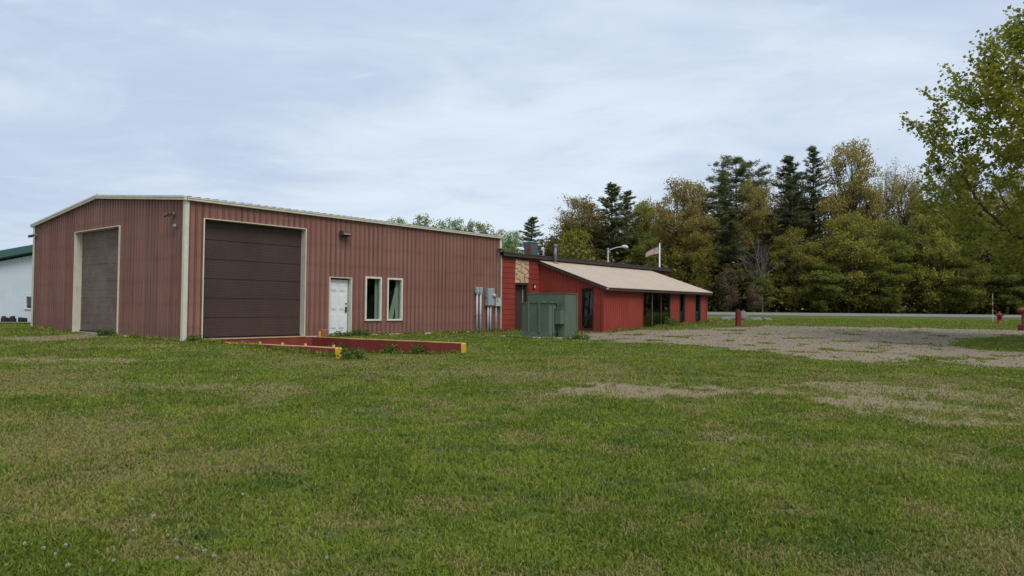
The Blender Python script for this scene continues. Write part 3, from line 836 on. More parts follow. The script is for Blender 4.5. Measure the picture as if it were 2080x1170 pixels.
# stone veneer panel over the door
sv = empty('stone_panel'); sv.parent = red
MB().box(16.605, 17.695, .0, .09, 2.36, 3.58).obj('mortar_bed', 'mortar', sv)
rr = random.Random(5)
seeds = []
while len(seeds) < 20:
    p = (rr.uniform(16.62, 17.68), rr.uniform(2.38, 3.56))
    if all(math.hypot((p[0] - q[0]) * 1.25, p[1] - q[1]) > .18 for q in seeds): seeds.append(p)
def clip(poly, px, py, nx_, ny_):
    out = []
    for (ax, ay), (bx, by) in zip(poly, poly[1:] + poly[:1]):
        da, db = (ax - px) * nx_ + (ay - py) * ny_, (bx - px) * nx_ + (by - py) * ny_
        if da <= 0: out.append((ax, ay))
        if (da < 0 < db) or (db < 0 < da):
            q = da / (da - db); out.append((ax + (bx - ax) * q, ay + (by - ay) * q))
    return out
for i, p in enumerate(seeds):
    poly = [(16.615, 2.37), (17.685, 2.37), (17.685, 3.57), (16.615, 3.57)]
    for j, q in enumerate(seeds):
        if i == j: continue
        L_ = math.hypot(q[0] - p[0], q[1] - p[1]); n_ = ((q[0] - p[0]) / L_, (q[1] - p[1]) / L_)
        poly = clip(poly, (p[0] + q[0]) / 2 - n_[0] * .015, (p[1] + q[1]) / 2 - n_[1] * .015, *n_)
        if not poly: break
    if len(poly) < 3: continue
    mx_, my_ = sum(a for a, _ in poly) / len(poly), sum(c for _, c in poly) / len(poly)
    dp = rr.uniform(.03, .065); n = len(poly)
    sh = lambda k: [(mx_ + (a - mx_) * k, my_ + (c - my_) * k) for a, c in poly]
    tilt = (rr.uniform(-.06, .06), rr.uniform(-.06, .06))
    vs = [(a, .005, c) for a, c in poly] + [(a, -dp * .7, c) for a, c in sh(.98)] + [(a, -dp - (a - mx_) * tilt[0] - (c - my_) * tilt[1], c) for a, c in sh(.80)]
    fs = [(j, (j + 1) % n, n + (j + 1) % n, n + j) for j in range(n)] + [(n + j, n + (j + 1) % n, 2 * n + (j + 1) % n, 2 * n + j) for j in range(n)] + [tuple(range(2 * n, 3 * n))]
    MB().add(vs, fs).obj('stone', 'stone_veneer', sv)
# brown side door, deep set
d = empty('side_door'); d.parent = red
MB().box(16.64, 17.50, .22, .27, .03, 2.28).obj('door_slab', 'brown_door_paint', d)
b = MB(); b.box(16.601, 16.64, -.03, .30, -.02, 2.30); b.box(17.56, 17.70, -.03, .30, -.02, 2.30); b.box(16.641, 17.559, -.03, .30, 2.285, 2.34)
b.obj('door_frame', 'brown_fascia', d)
MB().box(17.505, 17.53, .20, .225, .03, 2.28).obj('astragal', 'cream_trim', d)
MB().box(16.645, 17.555, .05, .30, -.05, .025).obj('threshold', 'concrete', d)
MB().box(16.60, 17.70, .301, .33, -.1, 2.4).obj('door_backing', 'brown_fascia', d)
w = mounted('wall_lantern', 18.08, .035, 2.1, 'small wall lantern with pale bulb beside the brown side door', 'wall light')
MB().bbox(-.05, .05, -.03, .0, .0, .24, .006).obj('back_plate', 'black_hardware', w)
MB().tube([(0, -.03, .19), (0, -.09, .19), (0, -.09, .16)], .012, 6).obj('arm', 'black_hardware', w)
MB().lathe([(.012, .0), (.035, .02), (.042, .06), (.035, .1), (.02, .13), (.018, .16)], 10, (0, -.09, .02)).obj('bulb', 'white_plastic', w, True)
# main roof: low slope back from the front eave, ribbed, brown fascia
pts = profile_pts(RX0 - .08, RX1 + .12, PW / 3, .12, RIB)
b = MB()
y0, y1 = -.22, RD + .2; z0, z1 = RE - .03, RE + .38
for (a, ha), (c, hc) in zip(pts, pts[1:]):
    q = [(a, y0, z0 + ha), (c, y0, z0 + hc), (c, y1, z1 + hc), (a, y1, z1 + ha)]
    low = [(x, y, z - .04 - h) for (x, y, z), h in zip(q, (ha, hc, hc, ha))]
    b.add(q + low, [(0, 1, 2, 3), (7, 6, 5, 4), (0, 4, 5, 1)])
b.obj('roof', 'dark_roof_metal', red)
b = MB(); b.bbox(RX0 - .05, RX1 + .10, -.21, -.17, RE - .21, RE - .075, .005); b.box(RX0 - .02, RX1 + .08, -.169, .02, RE - .21, RE - .19)
b.bbox(RX0 - .02, RX1 + .08, -.065, -.035, RE - .33, RE - .212, .005)
b.obj('fascia', 'brown_fascia', red)
b = MB(); b.prism([(-.17, RE - .21), (RD, RE + .13), (RD, RE + .30), (-.17, RE - .07)], RX1 + .06, RX1 + .10, 'yz'); b.obj('fascia', 'brown_fascia', red)
# lean-to
LX0, LX1, LV = 18.60, 30.25, 3.90
lt = lambda v: 3.53 - (3.53 - 2.20) * v / LV          # underside of roof along the slope
# side wall (faces the camera's left), grooved boards, one opening
side_hole = [(2.62, 3.36, .10, 2.15)]
step = 1.22
k = 0
while k * step < LV - .01:
    a, c = k * step, min((k + 1) * step, LV)
    pts = profile_pts(a, c, .2033, .1, GROOVE)
    sheet(lambda s, h, z: (LX0 - h, -s, z), a, c, .0, lambda s: lt(s) + .02, side_hole, pts).obj('wall_panel', 'red_siding', red)
    k += 1
MB().box(LX0 + .02, LX0 + .06, -LV + .02, -3.40, -.05, 2.2).obj('wall_core', 'interior_dark', red)
b = MB(); b.prism([(-.02, -.05), (-2.58, -.05), (-2.58, lt(2.58) - .02), (-.02, lt(0) - .02)], LX0 + .02, LX0 + .06, 'yz'); b.obj('wall_core', 'interior_dark', red)
front_holes = [(22.44, 25.56, .03, 2.10), (26.58, 27.36, .05, 2.12), (28.60, 29.42, .05, 2.12)]
k = 0
while LX0 + k * step < LX1 - .01:
    a, c = LX0 + k * step, min(LX0 + (k + 1) * step, LX1)
    pts = profile_pts(a, c, .2033, LX0 + .1, GROOVE)
    sheet(lambda s, h, z: (s, -LV - h, z), a, c, .0, lambda s: 2.20, front_holes, pts).obj('wall_panel', 'red_siding', red)
    k += 1
b = MB(); b.prism([(-.0, -.05), (-LV, -.05), (-LV, 2.19), (0., 3.5)], LX1 - .04, LX1 - .003, 'yz'); b.obj('end_wall', 'red_siding', red)
b = MB(); b.box(LX0 - .02, LX0 + .09, -LV - .03, -LV - .002, .0, 2.19); b.box(LX0 - .03, LX0 - .002, -LV - .03, -LV + .09, .0, 2.22); b.box(LX1 - .10, LX1 + .02, -LV - .03, -LV - .002, .0, 2.19)
b.obj('corner_board', 'red_siding', red)
b = MB(); b.box(LX0 + .005, LX1 - .005, -LV + .005, -.01, -.45, -.004); b.obj('foundation', 'concrete', red)
# lean-to roof
sl = -(3.53 - 2.20) / LV
ang = lambda v: 3.60 + sl * v
pts = profile_pts(LX0 - .16, LX1 + .12, .2286, .05, SMALLRIB)
b = MB(); v0, v1 = .03, LV + .34
for (a, ha), (c, hc) in zip(pts, pts[1:]):
    q = [(a, -v1, ang(v1) + ha), (c, -v1, ang(v1) + hc), (c, -v0, ang(v0) + hc), (a, -v0, ang(v0) + ha)]
    low = [(x, y, z - .02 - h) for (x, y, z), h in zip(q, (ha, hc, hc, ha))]
    b.add(q + low, [(0, 1, 2, 3), (7, 6, 5, 4), (0, 4, 5, 1)])
b.obj('lean_to_roof', 'tan_roof_metal', red)
b = MB(); b.bbox(LX0 - .12, LX1 + .08, -LV - .31, -LV - .27, ang(LV + .3) - .18, ang(LV + .3) - .022, .005); b.obj('fascia', 'brown_fascia', red)
MB().box(LX0 - .04, LX1 + .04, -LV - .269, -LV - .001, 2.115, 2.135).obj('soffit', 'brown_fascia', red)
for x0 in (LX0 - .15, LX1 + .07):
    b = MB(); b.prism([(-.03, ang(.03) - .022), (-LV - .31, ang(LV + .31) - .022), (-LV - .31, ang(LV + .31) - .19), (-.03, ang(.03) - .19)], x0, x0 + .04, 'yz'); b.obj('rake_board', 'brown_fascia', red)
MB().bbox(LX0 - .17, LX0 - .12, -LV - .40, -LV - .28, ang(LV + .3) - .13, ang(LV + .3) - .05, .01).obj('gutter_end', 'grey_conduit', red)
# lean-to windows
w = window(red, 2.62, 3.36, .10, 2.15, 'side', LX0, .05, 'brown_fascia', depth=.08, proud=.02)
for o in w.children:
    pass
for o in list(w.children):      # the side wall runs along -y
    for v in o.data.vertices: v.co.y = -v.co.y
    o.data.flip_normals()
def glass_bay(s0, s1, z0, z1, n, fr=.07):
    wv = empty('window_bay' if n > 1 else 'window'); wv.parent = red
    b = MB(); y0, y1 = -LV + .02, -LV + .10
    b.box(s0, s0 + fr, y0 - .03, y1, z0, z1); b.box(s1 - fr, s1, y0 - .03, y1, z0, z1)
    b.box(s0 + fr, s1 - fr, y0 - .03, y1, z1 - .05, z1); b.box(s0 + fr, s1 - fr, y0 - .03, y1, z0, z0 + (.07 if n > 1 else .2))
    st_ = (s1 - s0 - 2 * fr) / n
    b.obj('window_frame', 'brown_fascia', wv)
    for i in range(1, n):
        x_ = s0 + fr + i * st_; MB().box(x_ - .04, x_ + .04, y0 - .01, y1 - .02, z0 + .07, z1 - .05).obj('mullion', 'bronze_fixture' if i == 1 else 'brown_fascia', wv)
    for i in range(n):
        x_ = s0 + fr + i * st_
        MB().box(x_ + (.04 if i else 0), x_ + st_ - (.04 if i < n - 1 else 0), y0 + .03, y0 + .038, z0 + (.07 if n > 1 else .2), z1 - .05).obj('pane', 'window_glass', wv)
    MB().box(s0 + fr, s1 - fr, y0 - .05, y0 - .031, z0 + .0, z0 + .05).obj('sill', 'concrete' if n == 1 else 'brown_fascia', wv)
glass_bay(22.44, 25.56, .03, 2.10, 3)
glass_bay(26.58, 27.36, .05, 2.12, 1, .12)
glass_bay(28.60, 29.42, .05, 2.12, 1, .12)
# pale equipment seen through the narrow side window
b = MB(); b.tube([(19.3, -2.2, .05), (19.1, -3.0, 1.1)], .02, 6); b.tube([(19.4, -3.15, .0), (19.4, -3.15, 1.9)], .03, 6); b.tube([(19.4, -2.4, .85), (19.4, -3.3, .85)], .02, 6)
b.bbox(19.35, 19.6, -2.9, -2.65, 1.1, 2.0, .02); b.bbox(19.35, 19.6, -3.4, -3.1, 1.3, 2.05, .02)
b.obj('interior_stand', 'grey_conduit', red)
# ------------------------------------------------------------------ roof equipment
x, y, z = from_uv(19.53, .35, ang(.35) - .03)
w = empty('flue_pipe', (x, y, z), THETA, 'tall grey metal flue pipe with cap on the tan roof', 'flue pipe')
MB().lathe([(.16, .0), (.15, .05), (.075, .10)], 14).obj('flashing', 'flue_steel', w, True)
MB().tube([(0, 0, .02), (0, 0, .92)], .075, 14).obj('pipe', 'flue_steel', w, True)
MB().lathe([(.075, .88), (.105, .90), (.105, .98), (.09, .985), (.02, 1.05)], 14).obj('cap', 'flue_steel', w, True)
zr = lambda yy: RE - .03 + .41 * (yy + .22) / (RD + .42)
x, y, z = from_uv(21.70, -3.0, zr(3.0) + .02)
w = empty('air_conditioner', (x, y, z), THETA, 'blue grey rooftop air conditioner with louvred sides', 'air conditioner')
MB().bbox(-.40, .40, -.36, .36, .06, .66, .03).obj('coil_core', 'ac_blue_grey', w)
for i in range(9):
    b = MB(); zz_ = .10 + i * .06
    b.prism([(-.385, zz_), (-.405, zz_ + .035), (-.36, zz_ + .035), (-.36, zz_)], .0 - .02, .385, 'yz') if False else b.box(-.38, .40, -.385, -.358, zz_, zz_ + .03)
    b.obj('louvre', 'ac_cap_teal', w)
MB().bbox(-.412, -.399, -.30, .12, .07, .60, .004).obj('side_panel', 'ac_rust_red', w)
MB().bbox(-.42, .42, -.39, .38, .661, .71, .012).obj('top_grille', 'ac_cap_teal', w)
MB().lathe([(.28, .71), (.26, .74), (.05, .75)], 16).obj('fan_guard', 'steel_grey', w, True)
for sx in (-1, 1):
    MB().box(sx * .36 - .04, sx * .36 + .04, -.36, .36, -.04, .061).obj('foot_rail', 'steel_grey', w)
x, y, z = from_uv(21.6, -2.0, zr(2.0) + .01)
w.scale = (.76, .76, 1.36)
w = empty('vent_gooseneck', (x, y, z), THETA, 'small white gooseneck vent pipe on the dark roof', 'vent pipe')
pp = [(0, 0, -.02), (0, 0, .56)] + [(-.07 + .07 * math.cos(q), 0, .56 + .07 * math.sin(q)) for q in np.linspace(.3, math.pi, 6)] + [(-.14, 0, .46)]
MB().tube(pp, .045, 10).obj('pipe', 'white_plastic', w, True)
MB().lathe([(.13, -.01), (.12, .02), (.05, .04)], 12).obj('boot', 'white_plastic', w, True)

# ------------------------------------------------------------------ pad mounted transformer
x, y, _ = from_uv(12.9, 5.0)
zp = -.03
tf = empty('pad_transformer', (x, y, zp), THETA, 'green pad mounted transformer cabinet beside the red office', 'transformer')
o_ = lambda u, v: (u - 12.9, -(v - 5.0))
u0, u1, va, vb = 11.97, 12.44, 4.15, 5.68
X0, Y0 = o_(u0, vb); X1, Y1 = o_(u1, va)
b = MB()           # tank with rounded front corner
def rrect(x0, x1, y0, y1, r, n=5):
    pts = []
    for cx_, cy_, a0 in ((x1 - r, y1 - r, 0), (x0 + r, y1 - r, 90), (x0 + r, y0 + r, 180), (x1 - r, y0 + r, 270)):
        for i in range(n + 1):
            q = R(a0 + 90 * i / n); pts.append((cx_ + r * math.cos(q), cy_ + r * math.sin(q)))
    return pts
MB().prism(rrect(X0 + .0, X1, Y0 + .02, Y1 - .02, .10), .17, 1.36, 'xy').obj('tank', 'transformer_green', tf)
MB().bbox(X0 - .03, X1 - .12, Y0 + .0, Y1 + .04, .0, .17, .01).obj('tank_base', 'transformer_green', tf)
MB().prism(rrect(X0 - .03, X1 + .02, Y0 - .05, Y1 + .05, .10), 1.361, 1.40, 'xy').obj('tank_lid', 'transformer_green', tf)
MB().prism(rrect(X0 + .10, X1 - .02, Y0 + .45, Y1 - .35, .12), 1.401, 1.44, 'xy').obj('lid_hatch', 'transformer_green', tf)
for yy in (Y1 - .42, Y1 - .98):
    MB().bbox(X0 - .06, X0 + .06, yy - .035, yy + .035, .172, 1.36, .012).obj('stiffener', 'transformer_green', tf)
MB().bbox(X0 + .12, X0 + .22, Y0 - .02, Y0 + .04, .172, 1.36, .012).obj('stiffener', 'transformer_green', tf)
for i in range(4):
    MB().box(X0 + .10 + i * .11, X0 + .135 + i * .11, Y0 - .012, Y0 + .001, .03, .15).obj('grille_bar', 'black_hardware', tf)
# cabinet behind
XA, YA = o_(12.45, 6.02); XB, YB = o_(13.28, 4.10)
MB().bbox(XA, XB, YA, YB, .0, 1.74, .012).obj('cabinet', 'transformer_green', tf)
MB().bbox(XA - .02, XB + .03, YA - .035, YB + .02, 1.741, 1.765, .005).obj('cabinet_roof', 'transformer_green', tf)
MB().box(XA - .022, XB + .032, YA - .037, YA - .0355, 1.745, 1.762).obj('roof_edge', 'transformer_rust', tf)
MB().bbox(XB - .05, XB + .015, YA - .03, YA - .001, .05, 1.72, .006).obj('door_edge', 'transformer_green', tf)
for zz_ in (.18, .55, 1.05, 1.55):
    MB().bbox(XB + .016, XB + .03, YA - .03, YA + .02, zz_, zz_ + .1, .004).obj('hinge', 'black_hardware', tf)
MB().bbox(XA - .26, XA - .002, YA + .02, YA + .32, .52, 1.12, .012).obj('control_box', 'transformer_green', tf)
MB().bbox(XA - .28, XA - .003, YA + .005, YA + .33, 1.121, 1.14, .004).obj('control_box_lid', 'transformer_green', tf)
b = MB(); b.tube([(XA - .10, YA + .28, 1.14), (XA - .10, YA + .28, 1.30), (XA - .16, YA + .36, 1.36)], .025, 8); b.obj('cable_entry', 'transformer_green', tf)
pad = MB(); pad.bbox(o_(11.62, 0)[0], o_(13.6, 0)[0], o_(0, 6.35)[1], o_(0, 3.3)[1], -.5, -.003, .02)
po = pad.obj('equipment_pad', 'concrete'); po.location = tf.location; po.rotation_euler.z = THETA
setp(po, 'flat concrete pad under the green transformer', 'concrete pad')
# ------------------------------------------------------------------ lamp, flag, posts, hydrant
z = gzf(7.95, 60)
w = empty('street_lamp', (7.95, 60, z), 0, 'grey parking lot lamp with curved arm behind the red office', 'street lamp')
MB().tube([(0, 0, -.1), (0, 0, 6.15 - z)], [.10, .075], 10).obj('pole', 'steel_grey', w, True)
MB().bbox(-.02, .18, -.06, .06, 5.72 - z, 5.9 - z, .02).obj('bracket', 'steel_grey', w)
MB().tube([(0, 0, 5.95 - z), (.25, 0, 6.05 - z), (.7, 0, 6.2 - z), (1.2, 0, 6.28 - z)], .035, 8).obj('arm', 'lamp_white', w, True)
b = MB(); b.tube([(1.1, 0, 6.28 - z), (1.2, 0, 6.29 - z), (1.45, 0, 6.27 - z), (1.62, 0, 6.20 - z), (1.66, 0, 6.16 - z)], [.05, .12, .16, .11, .03], 12); b.obj('lamp_head', 'lamp_white', w, True)
z = gzf(12.23, 60)
w = empty('flagpole', (12.23, 60, z), 0, 'white flagpole behind the red office', 'flagpole')
MB().tube([(0, 0, -.1), (0, 0, 6.5 - z)], [.075, .055], 12).obj('pole', 'white_plastic', w, True)
MB().lathe([(.02, 0.), (.06, .03), (.07, .07), (.05, .11), (.01, .13)], 12, (0, 0, 6.49 - z)).obj('finial', 'white_plastic', w, True)
MB().lathe([(.2, 0.), (.2, .08), (.1, .12)], 14, (0, 0, -.02)).obj('base_flange', 'steel_grey', w, True)
fl = empty('flag', (12.17, 60, 5.72), 0, 'drooping flag with red and white stripes on the white pole', 'flag')
NXF, NYF = 26, 13
def flagp(i, j, dy=0.):
    s_, h_ = i / NXF, j / NYF
    x_ = -1.10 * s_ ** .95 + .02 * math.sin(9 * s_)
    z_ = .58 * h_ * (1 - .35 * s_) - .30 * s_ ** 1.5
    y_ = .10 * math.sin(8 * s_ + 1.5 * h_) * s_ ** .5 + dy
    return (x_, y_, z_)
for band in range(NYF):
    for canton in (False, True):
        c0, c1 = (0, 10) if canton else (0 if band < 6 else 10, NXF)
        if canton and band < 6: continue
        b = MB()
        vs = [flagp(i, j, dy) for dy in (-.003, .003) for j in (band, band + 1) for i in range(c0, c1 + 1)]
        n = c1 - c0 + 1
        fs = [(i, i + 1, n + i + 1, n + i) for i in range(n - 1)] + [(3 * n + i, 3 * n + i + 1, 2 * n + i + 1, 2 * n + i) for i in range(n - 1)]
        b.add(vs, fs)
        b.obj('canton' if canton else 'stripe', 'flag_blue' if canton else ('flag_red' if band % 2 == 0 else 'flag_white'), fl)
b = MB()
for r_ in range(9):
    for c_ in range(6 if r_ % 2 == 0 else 5):
        s_i = .55 + (c_ + (0 if r_ % 2 == 0 else .5)) * 1.62 + .3; j_ = 6.4 + r_ * .75
        for dy in (-.006, .006):
            p = Vector(flagp(s_i, j_, dy)); q = [p + Vector((math.cos(a_ * math.pi / 5) * (.014 if a_ % 2 else .032), 0, math.sin(a_ * math.pi / 5) * (.014 if a_ % 2 else .032))) for a_ in range(10)]
            b.add(q, [tuple(range(10))])
b.obj('stars', 'flag_white', fl)
z = gzf(11.88, 38)
w = empty('bollard', (11.88, 38, z), R(8), 'red square bollard standing at the edge of the gravel', 'bollard')
MB().bbox(-.115, .115, -.115, .115, -.15, .82, .015).obj('post', 'post_red', w)
MB().lathe([(.10, .0), (.09, .05), (.05, .085), (.01, .095)], 10, (0, 0, .815)).obj('cap', 'bark', w, True)
z = gzf(32.32, 48)
w = empty('fire_hydrant', (32.32, 48, z), R(-10), 'red fire hydrant on the grass near the road', 'fire hydrant')
MB().lathe([(.19, -.05), (.19, .03), (.13, .04), (.125, .36), (.165, .37), (.165, .42), (.13, .43)], 16).obj('barrel', 'hydrant_red', w, True)
MB().lathe([(.15, .43), (.15, .50), (.13, .59), (.09, .66), (.035, .69), (.035, .76), (.01, .765)], 16).obj('bonnet', 'hydrant_red', w, True)
for s_ in (-1, 1):
    MB().tube([(s_ * .10, 0, .52), (s_ * .2, 0, .52), (s_ * .205, 0, .52), (s_ * .25, 0, .52)], [.055, .055, .07, .06], 12).obj('side_nozzle', 'hydrant_red', w)
MB().tube([(0, -.10, .50), (0, -.2, .50), (0, -.205, .50), (0, -.25, .50)], [.075, .075, .09, .08], 12).obj('pumper_nozzle', 'hydrant_red', w)
w = empty('hydrant_marker', (31.95, 48.1, gzf(31.95, 48.1)), 0, 'thin white marker rod standing beside the hydrant', 'marker rod')
MB().tube([(0, 0, -.1), (0, 0, 1.95)], .013, 6).obj('rod', 'white_plastic', w)
MB().tube([(0, 0, .9), (0, 0, 1.15)], .016, 6).obj('band', 'red_mark', w)
MB().tube([(0, 0, 1.4), (0, 0, 1.55)], .016, 6).obj('band', 'red_mark', w)
z = gzf(25.55, 36)
w = empty('red_stand', (25.50, 36, z), 0, 'red steel stand with wide rounded top at the right edge of the gravel', 'stand')
MB().bbox(-.24, .30, -.2, .2, -.1, .30, .02).obj('base', 'post_red', w)
MB().bbox(-.13, .02, -.07, .07, .30, .92, .012).obj('post', 'post_red', w)
b = MB(); b.tube([(-.34, 0, 1.0), (-.32, 0, 1.0), (-.26, 0, 1.0), (.42, 0, 1.0), (.48, 0, 1.0), (.5, 0, 1.0)], [.03, .09, .125, .125, .09, .03], 14); b.obj('head', 'hydrant_red', w, True)
MB().tube([(.10, 0, .92), (.06, .0, .6), (.12, .02, .31)], .014, 6).obj('hose', 'white_plastic', w)
# boulders behind the bollard
def boulder(loc, sx, sy, sz, seed, label):
    r_ = np.random.RandomState(seed); b = MB(); n, m = 10, 6; vs = []; fs = []
    for j in range(m + 1):
        for i in range(n):
            a_, e_ = 2 * math.pi * i / n, math.pi * (j / m) - math.pi / 2
            k_ = .78 + .4 * r_.rand()
            vs.append((sx * k_ * math.cos(e_) * math.cos(a_), sy * k_ * math.cos(e_) * math.sin(a_), sz * k_ * math.sin(e_)))
    fs = [(j * n + i, j * n + (i + 1) % n, (j + 1) * n + (i + 1) % n, (j + 1) * n + i) for j in range(m) for i in range(n)]
    o = b.add(vs, fs).obj('boulder', 'rock'); o.location = (loc[0], loc[1], gzf(*loc) + sz * .3)
    return setp(o, label, 'boulder', 'boulders behind the bollard')
boulder((14.0, 47.5), .42, .3, .2, 1, 'low flat grey boulder left of the red bollard')
boulder((14.6, 47.8), .45, .35, .24, 2, 'grey boulder half hidden by the red bollard')
boulder((15.35, 48.2), .35, .35, .5, 3, 'pointed grey boulder just right of the red bollard')
boulder((16.1, 47.8), .5, .3, .17, 4, 'pale flat boulder right of the pointed one')
boulder((16.9, 48.0), .35, .3, .14, 5, 'small low boulder at the right end of the rocks')
# ------------------------------------------------------------------ pale metal building at the far left
pb = empty('pale_shed', (-31, 43, 0), 0, 'pale metal building with green roof behind the warehouse', 'building')
k = 0
while k < 16:
    a, c = -9 + k * .9144, -9 + (k + 1) * .9144
    pts = profile_pts(a, c, .2286, .05, SMALLRIB)
    sheet(lambda s, h, z: (s, -h, z), a, c, -.3, lambda s: 3.58 + .20 * (s - .5) if s < 5 else 4.48 - .20 * (s - 5), [(2.06, 3.3, .70, 1.62)], pts).obj('wall_panel', 'pale_metal', pb)
    k += 1
MB().box(-9, 5.6, .02, 12, -.4, -.05).obj('floor_slab', 'concrete', pb)
b = MB(); b.box(5.5, 5.6, .03, 12, -.05, 3.9); b.box(-9, -8.9, .03, 12, -.05, 1.7); b.obj('side_wall', 'pale_metal', pb)
b = MB(); b.prism([(-9.4, 1.72), (5, 4.60), (5, 5.0), (-9.4, 2.25)], -.45, 12.3, 'xz'); b.prism([(5.001, 4.60), (5.9, 4.42), (5.9, 4.8), (5.001, 5.0)], -.45, 12.3, 'xz')
b.obj('roof', 'green_roof', pb)
b = MB(); b.prism([(-9.4, 1.72), (5, 4.60), (5, 4.68), (-9.4, 1.80)], -.49, -.451, 'xz'); b.obj('rake_trim', 'green_roof', pb)
b = MB(); b.prism([(-9, 3.4), (1.1, 4.12), (1.1, 4.28), (-9, 3.9)], 6, 12, 'xz'); b.obj('rear_roof', 'green_roof', pb)
window(pb, 2.10, 3.26, .74, 1.60, 'front', 0, .09, 'white_plastic')
MB().box(-8.8, 5.4, 1.5, 1.55, -.04, 1.7).obj('partition', 'drywall', pb)
px_ = 0
for i, (x_, h_) in enumerate(((-29.35, .32), (-28.85, .34), (-28.35, .30))):
    b = MB(); r_ = random.Random(i)
    for q in range(3): b.bbox(-.22, .22, -.2 + q * .15, -.1 + q * .15, .0, .06, .01)
    w = empty('pallet_stack', (x_, 41.9, gzf(x_, 41.9) + .01), 0, ['leftmost', 'middle', 'rightmost'][i] + ' of three dark stacks beside the pale metal building', 'stack', 'dark stacks by the pale building')
    b.obj('pallet', 'dark_pallet', w)
    for q in range(7):
        cx_, cy_ = r_.uniform(-.16, .16), r_.uniform(-.12, .12); bb = MB(); bb.bbox(cx_ - .08, cx_ + .08, cy_ - .08, cy_ + .08, .061, .061 + h_ * r_.uniform(.5, 1.), .02); bb.obj('bundle', 'dark_pallet', w)
# ------------------------------------------------------------------ vegetation
def leaves(C, size, rs, up_bias=.3, aspect=.7, tone=None):
    """one diamond leaf per centre; returns verts, faces, tone"""
    n = len(C)
    N = rs.normal(size=(n, 3)); N[:, 2] = np.abs(N[:, 2]) + up_bias; N /= np.linalg.norm(N, axis=1)[:, None]
    A = rs.normal(size=(n, 3)); A -= N * (A * N).sum(1)[:, None]; A /= np.linalg.norm(A, axis=1)[:, None]
    B = np.cross(N, A)
    s = (size * (.6 + .8 * rs.rand(n)))[:, None]
    V = np.stack([C - A * s * .5, C + B * s * .5 * aspect, C + A * s * .5 + N * s * .12, C - B * s * .5 * aspect], 1).reshape(-1, 3)
    F = np.arange(4 * n).reshape(-1, 4)
    tn = np.repeat(rs.rand(n) if tone is None else np.clip(tone + (rs.rand(n) - .5) * .5, 0, 1), 4)
    return V, F, tn
def bezier(p, q, sag, n=5):
    p, q = np.array(p, float), np.array(q, float); m = (p + q) / 2 + np.array(sag)
    return [tuple((1 - s) ** 2 * p + 2 * s * (1 - s) * m + s * s * q) for s in np.linspace(0, 1, n)]
def broadleaf(name, seed, H=18., Rw=5., z0=.2, n_lobe=20, sprays=16, per=46, leaf=.24, flat=.8, lobe=.34, sig=.30, fill=.25):
    """tapered trunk, limbs to rounded lobes, each lobe a shell of leafy sprays"""
    rs = np.random.RandomState(seed)
    tr = MB(); th = H * .8
    lean = rs.uniform(-.03, .03, 2) * H
    tp = [(lean[0] * s * s, lean[1] * s * s, th * s - .3) for s in np.linspace(0, 1, 7)]
    r0 = .014 * H + .03
    tr.tube(tp, [r0 * (1 - .85 * s) + .02 for s in np.linspace(0, 1, 7)], 7)
    zc_, hz = H * (1 + z0) / 2, H * (1 - z0) / 2
    cen, rad, tries = [], [], 0
    while len(cen) < n_lobe and tries < 6000:
        tries += 1
        d = rs.normal(size=3); d /= np.linalg.norm(d)
        k = 1. if rs.rand() > fill else rs.uniform(.25, .8)
        r_ = Rw * lobe * rs.uniform(.75, 1.2)
        c = np.array([d[0] * (Rw - r_ * .9) * k, d[1] * (Rw - r_ * .9) * k, zc_ + d[2] * (hz - r_ * flat * .9) * k])
        wz = (c[2] - zc_) / hz
        c[:2] *= 1 - .22 * max(0, -wz)
        if all(np.linalg.norm(c - q) > .62 * (r_ + s) for q, s in zip(cen, rad)): cen.append(c); rad.append(r_)
    P, T = [], []
    for c, r_ in zip(cen, rad):
        s = min(.95, max(.15, (c[2] / th) * rs.uniform(.45, .75)))
        st = (lean[0] * s * s, lean[1] * s * s, th * s - .3)
        bz = bezier(st, c, (0, 0, -.04 * H * rs.rand()), 5)
        br = .0055 * H * (1 - s * .5) + .02
        tr.tube(bz, [br, br * .8, br * .6, br * .45, br * .3], 5, False)
        lt_ = rs.rand()
        for _ in range(sprays):
            d = rs.normal(size=3); d[2] += .35; d /= np.linalg.norm(d)
            e = c + d * r_ * np.array([1, 1, flat]) * rs.uniform(.55, 1.08)
            m_ = (np.array(bz[3]) + e) / 2 + rs.normal(size=3) * .12
            tr.tube([bz[3], tuple(m_), tuple(e)], [br * .3, br * .2, .012], 3, False)
            n = int(per * rs.uniform(.6, 1.3))
            P.append(e + rs.normal(size=(n, 3)) * sig * np.array([1.15, 1.15, .8])); T.append(np.full(n, .2 + .35 * rs.rand() + .25 * lt_))
    P = np.concatenate(P); T = np.concatenate(T)
    V, F, tn = leaves(P, leaf, rs, .4, .75, T)
    return tr.mesh(name + '_trunk'), np_mesh(name + '_crown', V, F, {'tone': tn})
